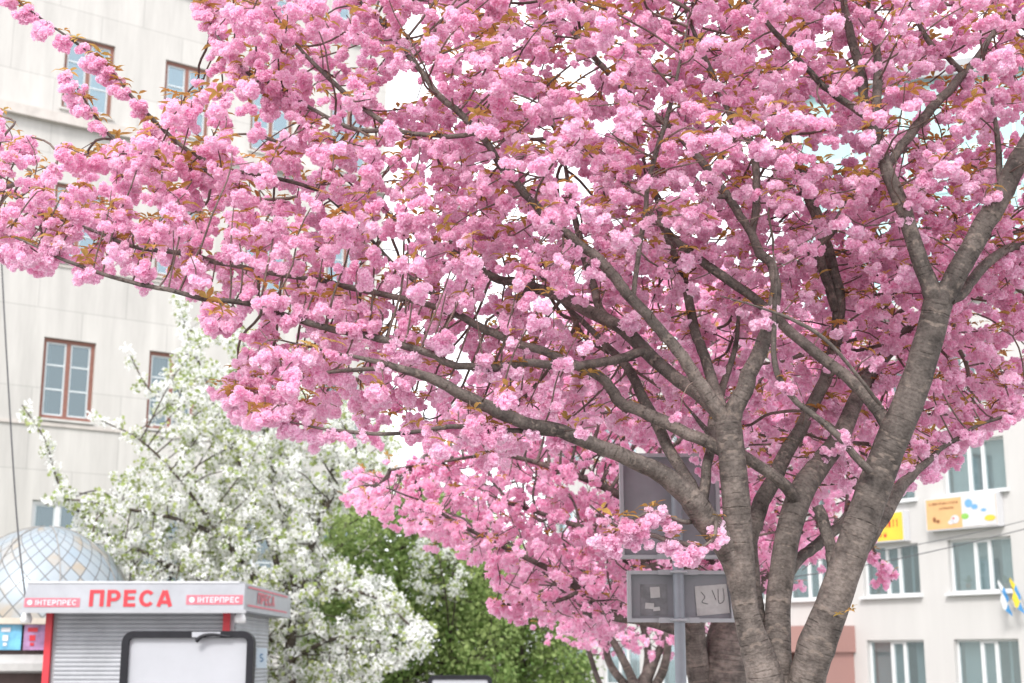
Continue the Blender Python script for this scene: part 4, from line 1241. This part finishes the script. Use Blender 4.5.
def flag(label, px, py, mats, seed):
    x, z = on_right(px, py)
    w = OR + ur * x
    t = thing('flag', label, 'flag', (w[0], w[1], z), RZ, 'flags on the white building')
    t.scale = (.68, .68, .68)
    MB().tube([(0, 0, 0), (0, -.55, .75), (0, -.95, 1.3)], .018, 8).build('pole', M['pole_grey'], t)
    r = np.random.default_rng(seed)
    n, m = 10, 8
    for s, mt in enumerate(mats):
        b = MB()
        U, V_ = np.meshgrid(np.linspace(s / len(mats), (s + 1) / len(mats), n), np.linspace(0, 1, m), indexing='ij')
        px_ = .05 + .08 * np.sin(V_ * 9 + U * 3) + .22 * V_ * (1 - U * .3) - .1
        py_ = -.50 - .45 * U + .05 * np.sin(V_ * 7 + U * 6)
        pz_ = .70 + .6 * U - V_ * (.95 + .1 * U)
        v = np.stack((px_, py_, pz_), -1).reshape(-1, 3)
        i, j = np.meshgrid(np.arange(n - 1), np.arange(m - 1), indexing='ij')
        q = np.stack((i * m + j, (i + 1) * m + j, (i + 1) * m + j + 1, i * m + j + 1), -1).reshape(-1, 4)
        b.add(v, q)
        b.add(v + np.array((.004, 0, 0)), q[:, ::-1])
        b.build('cloth', M[mt], t, True)


flag('blue and white flag hanging from a short wall pole', 1015, 611, ('flag_blue', 'flag_white'), 1)
flag('blue and yellow flag hanging from a short wall pole', 1027, 609, ('flag_blue', 'flag_yellow'), 2)

# plants standing behind the office windows
M['pot'] = mat_plain('clay_pot', (0.40, 0.20, 0.12), 0.8)
for lab, px, py in (('leafy potted plant behind office window, left pane under the orange board', 962, 588), ('spiky potted plant behind office window, right pane under the orange board', 1000, 588), ('low potted plant behind office window beside the cherry trunk', 872, 596)):
    x, z = on_right(px, py)
    inw = np.array((-ur[1], ur[0])) * .32
    w = OR + ur * x + inw
    t = thing('potted_plant', lab, 'plant', (w[0], w[1], z), RZ, 'plants behind the office windows')
    MB().lathe([(.01, 0), (.06, 0), (.08, .14), (.07, .14), (.01, .12)], 14).build('pot', M['pot'], t)
    b = MB()
    for k in range(26):
        v, f, tt, kk = leaf_proto(mtr, mtr.uniform(.2, .42), .06, mtr.uniform(0, .5))
        a_, e_ = mtr.uniform(0, 6.28), mtr.uniform(.3, 1.3)
        Rx = np.array(((1, 0, 0), (0, math.cos(e_), -math.sin(e_)), (0, math.sin(e_), math.cos(e_))))
        Rz = np.array(((math.cos(a_), -math.sin(a_), 0), (math.sin(a_), math.cos(a_), 0), (0, 0, 1)))
        b.add(v @ Rx.T @ Rz.T * np.array((1, .25, 1)) + np.array((0, 0, .13)), f)
    b.build('leaves', M['interior_plant'], t)

# ------------------------------------------------------------------ overhead cables
M['cable'] = mat_plain('black_cable', (0.06, 0.06, 0.065), 0.6)


def cable(label, pts, r, group=None, name='cable'):
    P = catmull([at(*p) for p in pts], 12)
    o = MB().tube(P, r, 6).build(name, M['cable'], None, True)
    tag(o, label, 'cable', group)


cable('thin dark cable hanging down the stone facade to the kiosk lamp', [(-6, 100, 21.5), (1, 250, 21.3), (8, 380, 21.1), (17, 520, 20.9), (26, 603, 20.75)], .012)
cable('overhead wire crossing the white building under the advertising boards', [(700, 590, 20), (850, 568, 24), (960, 545, 27), (1060, 520, 30)], .010)

cable('second overhead wire just above the office windows, ending near the flags', [(700, 575, 20.5), (850, 556, 24.5), (960, 536, 27.5), (1060, 512, 30.5)], .008)

# ------------------------------------------------------------------ press kiosk
M['kiosk_grey'] = mat_plain('kiosk_grey_paint', (0.36, 0.37, 0.39), 0.5, 0, 0.06, 3)
M['fascia'] = mat_plain('kiosk_fascia', (0.335, 0.345, 0.375), 0.45, 0, 0.13, 1.6)
M['shutter'] = mat_plain('roller_shutter', (0.35, 0.36, 0.385), 0.5, 0.0, 0.14, 2.2)
M['kiosk_red'] = mat_plain('kiosk_red_paint', (0.55, 0.03, 0.045), 0.45, 0, 0.1, 6)
M['faded_red'] = mat_plain('faded_red_strip', (0.52, 0.13, 0.17), 0.5, 0, 0.25, 10)
M['letter_white'] = mat_plain('faded_white_lettering', (0.66, 0.58, 0.62), 0.5)
M['roof_white'] = mat_plain('white_kiosk_roof', (0.50, 0.51, 0.53), 0.5, 0, 0.05, 3)
YF = 20.7
kl, kr = at(22, 600, YF)[0], at(244, 600, YF)[0]
ztop, zbot = at(130, 583.5, YF)[2], at(130, 610.5, YF)[2]
KX = (kl + kr) / 2
kiosk = thing('press_kiosk', 'grey newspaper kiosk with red lettering and closed roller shutter', 'kiosk', (KX, YF, 0))
hw = (kr - kl) / 2
fb = 4.3                                   # fascia depth, front to back
bx0, bx1, by0, by1 = at(44, 640, 21.2)[0] - KX, at(233, 640, 21.2)[0] - KX, .50, 3.5
f = MB()       # fascia: a band leaning out a little towards the top edge, closed below by a soffit
i0, i1 = 0.0, 0.05
lowr = [(-hw, 0), (hw, 0), (hw + .02, fb), (-hw, fb)]
topr = [(-hw + .06, .03), (hw + .002, .03), (hw + .004, fb), (-hw + .04, fb)]
v = [(x, y, zbot) for x, y in lowr] + [(x, y, ztop) for x, y in topr]
f.add(v, [(0, 1, 5, 4), (1, 2, 6, 5), (2, 3, 7, 6), (3, 0, 4, 7), (0, 3, 2, 1)])
fas = f.build('fascia', M['fascia'], kiosk)
MB().box(-hw + .04, hw - .08, .02, fb - .02, ztop + .003, ztop + .035).build('roof', M['roof_white'], kiosk)
MB().box(-hw - .015, hw + .035, -.018, -.003, zbot - .035, zbot + .012).build('trim', M['kiosk_grey'], fas)
lean = -math.atan2(.03, ztop - zbot)
LR = (math.radians(90) + lean, 0, 0)


def fx(px, py, Y=YF):
    p = at(px, py, Y)
    return p[0] - KX, p[2]


def yl(z): return .03 * (z - zbot) / (ztop - zbot) - .008


x0, z0 = fx(89, 606.5); x1, z1 = fx(172.5, 590)
block_letters('lettering', 'ПРЕСА', M['red'], kiosk, (x0, yl(z0), z0), z1 - z0, LR, x1 - x0, .21, .20)
for a, b in (((24, 607), (80, 598)), ((186, 604.5), (243, 595))):
    x0, z0 = fx(*a); x1, z1 = fx(*b)
    s = MB()
    s.add([(x0, yl(z0), z0), (x1, yl(z0), z0), (x1, yl(z1), z1), (x0, yl(z1), z1)], [(0, 1, 2, 3)])
    s = s.build('name_strip', M['faded_red'], kiosk)
    block_letters('lettering', 'ІНТЕРПРЕС', M['letter_white'], s, (x0 + (x1 - x0) * .2, yl(z0) - .006, z0 + (z1 - z0) * .2), (z1 - z0) * .6, LR, (x1 - x0) * .74)
    e = MB(); disc(e, x0 + (x1 - x0) * .1, (z0 + z1) / 2, (z1 - z0) * .3, yl((z0 + z1) / 2) - .005)
    e.build('emblem', M['letter_white'], s)
RS = (math.radians(90), 0, math.radians(90))
xs_ = hw + .012
block_letters('lettering', 'ПРЕСА', M['faded_red'], kiosk, (xs_ + .004, 1.05, zbot + .13), .17, RS, 1.55, .2)
s = MB()
for zz in (.07, .33): s.add([(xs_ - .0 + .004, .25, zbot + zz), (xs_ + .004, 3.9, zbot + zz), (xs_ + .004, 3.9, zbot + zz + .025), (xs_ + .004, .25, zbot + zz + .025)], [(0, 1, 2, 3)])
s.build('red_line', M['faded_red'], kiosk)
body = MB()
body.box(bx0, bx1, by0 + .05, by1, 0, zbot - .003)
body.build('wall', M['kiosk_grey'], kiosk)
sh_ = MB()                                   # shutter: rounded slats
sx0, sx1 = fx(56, 640, 21.2)[0], fx(222, 640, 21.2)[0]
z = .55
while z < zbot - .03:
    h_ = .062
    prof = [(by0 + .026, z), (by0 + .010, z + .010), (by0 + .004, z + h_ * .5), (by0 + .010, z + h_ - .010), (by0 + .026, z + h_)]
    for (ya, za), (yb, zb) in zip(prof[:-1], prof[1:]): sh_.quad((sx0, ya, za), (sx1, ya, za), (sx1, yb, zb), (sx0, yb, zb))
    z += h_
sh_.build('shutter', M['shutter'], kiosk)
cl_ = MB()                                   # corrugated side cladding
z = .1
while z < zbot - .06:
    cl_.quad((bx1 + .003, by0 + .1, z), (bx1 + .003, by1, z), (bx1 + .022, by1, z + .03), (bx1 + .022, by0 + .1, z + .03))
    cl_.quad((bx1 + .022, by0 + .1, z + .03), (bx1 + .022, by1, z + .03), (bx1 + .003, by1, z + .06), (bx1 + .003, by0 + .1, z + .06))
    z += .06
cl_.build('side_cladding', M['shutter'], kiosk)
MB().box(sx0 - .004, sx1 + .004, by0 - .01, by0 + .046, .30, .545).build('counter', M['kiosk_grey'], kiosk)
for a, b in ((45, 51.5), (222.5, 229)):
    MB().box(fx(a, 640, 21.2)[0], fx(b, 640, 21.2)[0], by0 - .03, by0 + .047, 0, zbot - .003).build('post', M['kiosk_red'], kiosk)
M['lamp_white'] = mat_plain('white_lamp_housing', (0.70, 0.70, 0.70), 0.35)
for px in (26, 240):
    x, z = fx(px, 616, YF + .2)
    l_ = MB()
    l_.lathe([(.02, -.10), (.075, -.10), (.085, -.04), (.06, .03), (.03, .06), (.012, .12)], 14, (x, .22, z))
    l_.build('floodlight', M['lamp_white'], kiosk, True)
M['sticker'] = mat_plain('pale_blue_notice', (0.60, 0.70, 0.76), 0.6, 0, 0.05)
M['notice_ink'] = mat_plain('dark_blue_ink', (0.12, 0.25, 0.40), 0.6)
q0, q1 = at(256, 668, 23.1), at(267, 648, 23.1)
nx0, nx1, nz0, nz1 = max(q0[0] - KX, bx1 + .024), q1[0] - KX, q0[2], q1[2]
st = MB().box(nx0, nx1, 2.38, 2.40, nz0, nz1).build('notice', M['sticker'], kiosk)
block_letters('lettering', 'S', M['notice_ink'], st, (nx0 + (nx1 - nx0) * .3, 2.374, nz0 + (nz1 - nz0) * .3), (nz1 - nz0) * .42, (math.radians(90), 0, 0), (nx1 - nx0) * .4)

# ------------------------------------------------------------------ poster stand in front of the kiosk
M['black_frame'] = mat_plain('black_plastic_frame', (0.016, 0.016, 0.020), 0.5, 0, 0.2, 8, 0, 0.2)
M['poster_white'] = mat_plain('blank_poster', (0.39, 0.40, 0.43), 0.4, 0, 0.06, 1.5)
YS = 17.5
a0, a1 = at(123.5, 631, YS), at(255, 631, YS)
sw, top = (a1[0] - a0[0]) / 2, a0[2]
stand = thing('poster_stand', 'blank white poster stand with rounded black frame before the kiosk', 'poster stand', ((a0[0] + a1[0]) / 2, YS, 0))


def rounded_frame(w, z0, z1, t, r, y0, y1, n=6):
    def loop(w_, za, zb, rr):
        pts = []
        for cx, cz, a in ((w_ - rr, zb - rr, 0), (-w_ + rr, zb - rr, 90), (-w_ + rr, za + rr, 180), (w_ - rr, za + rr, 270)):
            for k in range(n + 1):
                th = math.radians(a + 90 * k / n); pts.append((cx + rr * math.cos(th), cz + rr * math.sin(th)))
        return pts
    o_, i_ = loop(w, z0, z1, r), loop(w - t, z0 + t, z1 - t, max(r - t, .015))
    m = len(o_)
    v = [(x, y0, z) for x, z in o_] + [(x, y0, z) for x, z in i_] + [(x, y1, z) for x, z in o_] + [(x, y1, z) for x, z in i_]
    q = []
    for k in range(m):
        k2 = (k + 1) % m
        q += [(k, k2, m + k2, m + k), (2 * m + k, 3 * m + k, 3 * m + k2, 2 * m + k2), (k, 2 * m + k, 2 * m + k2, k2), (m + k, m + k2, 3 * m + k2, 3 * m + k)]
    return MB().add(v, q)


zb_ = .55
rounded_frame(sw, zb_, top, .082, .14, -.06, .10).build('frame', M['black_frame'], stand)
MB().box(-sw + .074, sw - .074, 0, .03, zb_ + .074, top - .074).build('poster', M['poster_white'], stand)
gp = at(203, 637, YS)
sxx = gp[0] - (a0[0] + a1[0]) / 2
MB().box(sxx - .12, sxx + .22, -.064, -.061, top - .074, top - .012).build('bare_patch', M['poster_white'], stand)
tq = catmull([(sxx + .34, -.075, top - .07), (sxx + .15, -.09, top - .045), (sxx + .02, -.10, top - .06), (sxx - .06, -.10, top - .12)], 5)
MB().tube(tq, np.linspace(.016, .03, len(tq)), 6).build('torn_trim', M['black_frame'], stand)
for s in (-1, 1): MB().box(s * sw * .6 - .05, s * sw * .6 + .05, -.03, .07, 0, zb_ + .01).build('leg', M['black_frame'], stand)

# small far billboard
b0, b1 = at(428, 677, 24), at(492, 676, 24)
bb = thing('billboard', 'small pale billboard with dark frame in front of the green trees', 'billboard', ((b0[0] + b1[0]) / 2, 24, 0))
w2 = (b1[0] - b0[0]) / 2
rounded_frame(w2, .4, b0[2] + .03, .07, .1, -.05, .08).build('frame', M['black_frame'], bb)
MB().box(-w2 + .065, w2 - .065, -.03, .03, .46, b0[2] - .035).build('poster', M['poster_white'], bb)
for s in (-1, 1): MB().box(s * w2 * .6 - .04, s * w2 * .6 + .04, -.03, .06, 0, .41).build('leg', M['black_frame'], bb)

# ------------------------------------------------------------------ domed cafe pavilion
def mat_dome():
    m, n, l, p = mat_new('diamond_tiles')
    uv = n.new('ShaderNodeUVMap'); uv.uv_map = 'UVMap'
    sx = n.new('ShaderNodeSeparateXYZ'); l.new(uv.outputs[0], sx.inputs[0])
    def mth(op, a, b=None):
        x = n.new('ShaderNodeMath'); x.operation = op
        for k, q in enumerate((a, b)):
            if q is None: continue
            if isinstance(q, (int, float)): x.inputs[k].default_value = q
            else: l.new(q, x.inputs[k])
        return x.outputs[0]
    A, B = mth('MULTIPLY', sx.outputs['X'], 30.0), mth('MULTIPLY', sx.outputs['Y'], 7.0)
    p1, p2 = mth('ADD', A, B), mth('SUBTRACT', A, B)
    f1, f2 = mth('FLOOR', p1), mth('FLOOR', p2)
    cx = n.new('ShaderNodeCombineXYZ'); l.new(f1, cx.inputs[0]); l.new(f2, cx.inputs[1])
    wn_ = n.new('ShaderNodeTexWhiteNoise'); wn_.noise_dimensions = '3D'; l.new(cx.outputs[0], wn_.inputs['Vector'])
    no = n.new('ShaderNodeTexNoise'); no.inputs['Scale'].default_value = 1.6; no.inputs['Detail'].default_value = 3
    tcx = n.new('ShaderNodeTexCoord'); l.new(tcx.outputs['Object'], no.inputs['Vector'])
    mixv = mth('ADD', mth('MULTIPLY', wn_.outputs['Value'], .22), mth('MULTIPLY', no.outputs['Fac'], .78))
    r = n.new('ShaderNodeValToRGB')
    e = r.color_ramp.elements
    e[0].position = .3; e[0].color = (.27, .33, .385, 1)
    e[1].position = .70; e[1].color = (.34, .29, .23, 1)
    e.new(.56).color = (.31, .345, .375, 1)
    l.new(mixv, r.inputs['Fac'])
    g1, g2 = mth('FRACT', p1), mth('FRACT', p2)
    edge = mth('MINIMUM', mth('MINIMUM', g1, mth('SUBTRACT', 1.0, g1)), mth('MINIMUM', g2, mth('SUBTRACT', 1.0, g2)))
    ln = mth('LESS_THAN', edge, .045)
    mc = n.new('ShaderNodeMix'); mc.data_type = 'RGBA'
    l.new(ln, mc.inputs['Factor']); l.new(r.outputs['Color'], mc.inputs['A']); mc.inputs['B'].default_value = (.13, .13, .13, 1)
    l.new(mc.outputs['Result'], p.inputs['Base Color'])
    p.inputs['Roughness'].default_value = .45
    p.inputs['Metallic'].default_value = .15
    return m


M['dome'] = mat_dome()
M['front_interior'] = mat_plain('dark_front_and_interior', (0.07, 0.04, 0.035), 0.6, 0, 0.2, 6)  # dark front; shade of the interior under the canopy is put into this colour
M['eave'] = mat_plain('tan_eave', (0.50, 0.44, 0.37), 0.7, 0, 0.1, 5)
M['awning'] = mat_plain('grey_canopy', (0.42, 0.41, 0.40), 0.7, 0, 0.08, 4)
M['menu_cyan'] = mat_plain('cyan_menu_print', (0.12, 0.34, 0.50), 0.3, 0, 0.55, 2.5)
M['menu_pink'] = mat_plain('pink_menu_print', (0.36, 0.20, 0.36), 0.3, 0, 0.6, 2)
YD = 25.5
dc = at(42, 620, YD)
dr = 88 * mpp(dc)
dh = at(42, 527, YD)[2] - dc[2]
pav = thing('domed_pavilion', 'round snack pavilion with diamond tiled dome behind the kiosk', 'pavilion', (dc[0], YD, 0))
d_ = MB().lathe([(dr * math.cos(t), dc[2] + dh * math.sin(t)) for t in np.linspace(0.0, 1.53, 22)], 64)
dm = d_.build('dome', M['dome'], pav, True)
M['seam'] = mat_plain('dark_roof_seam', (0.30, 0.28, 0.26), .5)
for k in range(8):
    a = math.radians(-62 + 45 * k)
    pts = [((dr + .012) * math.cos(t) * math.cos(a), (dr + .012) * math.cos(t) * math.sin(a), dc[2] + (dh + .012) * math.sin(t)) for t in np.linspace(0.02, 1.5, 14)]
    MB().tube(pts, .009, 5).build('seam', M['seam'], dm, True)
MB().lathe([(dr - .1, dc[2] - .12), (dr + .12, dc[2] - .10), (dr + .12, dc[2] - .003), (dr - .1, dc[2] - .001)], 48).build('eave', M['eave'], pav)
zm0, zm1 = at(20, 650, YD - dr)[2], at(20, 624, YD - dr)[2]
n8 = 16
MB().lathe([(dr - .08, 0), (dr - .08, dc[2] - .12)], 48).build('wall', M['front_interior'], pav)
for k in range(n8):
    a0_, a1_ = math.radians(-90 - 56 + k * 16), math.radians(-90 - 56 + k * 16 + 14.6)
    if k > 6: break
    b = MB(); rr = dr + .0
    for aa, bb_ in zip(np.linspace(a0_, a1_, 5)[:-1], np.linspace(a0_, a1_, 5)[1:]):
        q = [(rr * math.cos(aa), rr * math.sin(aa)), (rr * math.cos(bb_), rr * math.sin(bb_))]
        b.quad((*q[0], zm0), (*q[1], zm0), (*q[1], zm1), (*q[0], zm1))
        q2 = [(x * .96, y * .96) for x, y in q]
        b.quad((*q2[0], zm1), (*q[0], zm1), (*q[1], zm1), (*q2[1], zm1))
        b.quad((*q2[0], zm0), (*q2[1], zm0), (*q[1], zm0), (*q[0], zm0))
    mp_ = b.build('menu_panel', M['menu_cyan' if k % 2 else 'menu_pink'], pav)
    am = (a0_ * .65 + a1_ * .35)
    b = MB()
    rr = dr + .012
    for da, zz, hh_ in ((.05, .70, .16), (.03, .35, .22), (.02, .16, .12)):
        aa, bb_ = am - da, am + da
        b.quad((rr * math.cos(aa), rr * math.sin(aa), zm0 + (zm1 - zm0) * zz), (rr * math.cos(bb_), rr * math.sin(bb_), zm0 + (zm1 - zm0) * zz), (rr * math.cos(bb_), rr * math.sin(bb_), zm0 + (zm1 - zm0) * (zz + hh_)), (rr * math.cos(aa), rr * math.sin(aa), zm0 + (zm1 - zm0) * (zz + hh_)))
    b.build('print', M['red' if k % 2 == 0 else 'sign_white'], mp_)
zc = at(20, 662, YD - dr)[2]
MB().lathe([(dr - .05, zc - .18), (dr + .25, zc - .14), (dr + .25, zc - .02), (dr - .05, zc + .12)], 48).build('canopy', M['awning'], pav)

# ------------------------------------------------------------------ road sign seen from behind
M['sign_back'] = mat_plain('galvanised_sign_back', (0.25, 0.25, 0.27), 0.55, 0.15, 0.12, 5)
M['sign_rim'] = mat_plain('sign_rim', (0.38, 0.385, 0.405), 0.5, 0.3, 0.08, 5)
M['post_paint'] = mat_plain('grey_post', (0.24, 0.255, 0.285), 0.5, 0.2, 0.08, 8)
M['paper'] = mat_plain('pasted_paper', (0.50, 0.49, 0.48), 0.8, 0, 0.1, 20)
M['glue'] = mat_plain('dark_glue_patch', (0.19, 0.19, 0.20), 0.6, 0, 0.35, 14)
M['sign_front'] = mat_plain('white_sign_front', (0.6, 0.6, 0.6), 0.5)
YG = 8.6
gpx = at(680, 620, YG)
sg = thing('road_sign', 'grey road sign post with two sign panels seen from behind', 'sign', (gpx[0], YG, 0))
zt = at(680, 470, YG)[2]
MB().cyl((0, .03, 0), 5.6 * mpp(gpx), zt, 18).build('post', M['post_paint'], sg, True)


def sign_panel(pl, pr_, pt, pb, split):
    A_, B_ = at(pl, pt, YG), at(pr_, pb, YG)
    x0, x1, z1, z0 = A_[0] - gpx[0], B_[0] - gpx[0], A_[2], B_[2]
    o = MB().box(x0, x1, .10, .114, z0, z1).build('panel', M['sign_back'], sg)
    MB().box(x0, x1, .116, .12, z0, z1).build('face', M['sign_front'], o)
    r = MB(); t = .022
    r.box(x0, x1, .055, .098, z0, z0 + t); r.box(x0, x1, .055, .098, z1 - t, z1)
    r.box(x0, x0 + t, .055, .098, z0 + t, z1 - t); r.box(x1 - t, x1, .055, .098, z0 + t, z1 - t)
    r.build('rim', M['sign_rim'], o)
    for z in ((z0 + .011, z1 - .011) if split else (z0 + .011,)):
        c = MB()
        c.tube([(-.05, .031, z), (-.035, -.022, z), (0, -.034, z), (.035, -.022, z), (.05, .015, z)], .009, 6)
        c.box(-.12, .12, .03, .054, z - .015, z + .015)
        c.build('clamp', M['sign_rim'], o)
    return o, x0, x1, z0, z1


sign_panel(620, 723, 452, 558, False)
o, x0, x1, z0, z1 = sign_panel(628, 737, 570, 622, True)


def patch(px0_, py0_, px1_, py1_, mat, name, y, tilt=0.0, parent=o):
    a, b = at(px0_, py0_, YG + .1), at(px1_, py1_, YG + .1)
    cx, cz, w_, h_ = (a[0] + b[0]) / 2 - gpx[0], (a[2] + b[2]) / 2, (b[0] - a[0]) / 2, (a[2] - b[2]) / 2
    c, s = math.cos(tilt), math.sin(tilt)
    pts = [(cx + x * w_ * c - z * h_ * s, y, cz + x * w_ * s + z * h_ * c) for x, z in ((-1, -1), (1, -.95), (.96, 1), (-.97, .98))]
    back = [(x, y + .002, z) for x, y, z in pts]
    m = MB(); m.add(pts + back, [(0, 1, 2, 3), (7, 6, 5, 4), (0, 4, 5, 1), (1, 5, 6, 2), (2, 6, 7, 3), (3, 7, 4, 0)])
    m.build(name, mat, parent)


patch(640, 584, 668, 616, M['glue'], 'glue_patch', .0965)
patch(650, 587, 660, 598, M['paper'], 'paper', .093, .05)
patch(645, 603, 654, 609, M['paper'], 'paper', .093, -.08)
patch(653, 607, 660, 611, M['paper'], 'paper', .092, .1)
patch(695, 585, 729, 615, M['paper'], 'paper', .094, .07)

ink = MB()
for q in ([(701, 592), (705, 597), (702, 602), (708, 604)], [(712, 590), (716, 600)], [(718, 589), (719, 603), (724, 600), (723, 588)]):
    pts = [at(a, b, YG + .09) for a, b in q]
    ink.tube(catmull([(p[0] - gpx[0], .092, p[2]) for p in pts], 4), .0016, 5)
M['ink'] = mat_plain('black_ink', (0.08, 0.08, 0.085), 0.7)
ink.build('scribble', M['ink'], o)
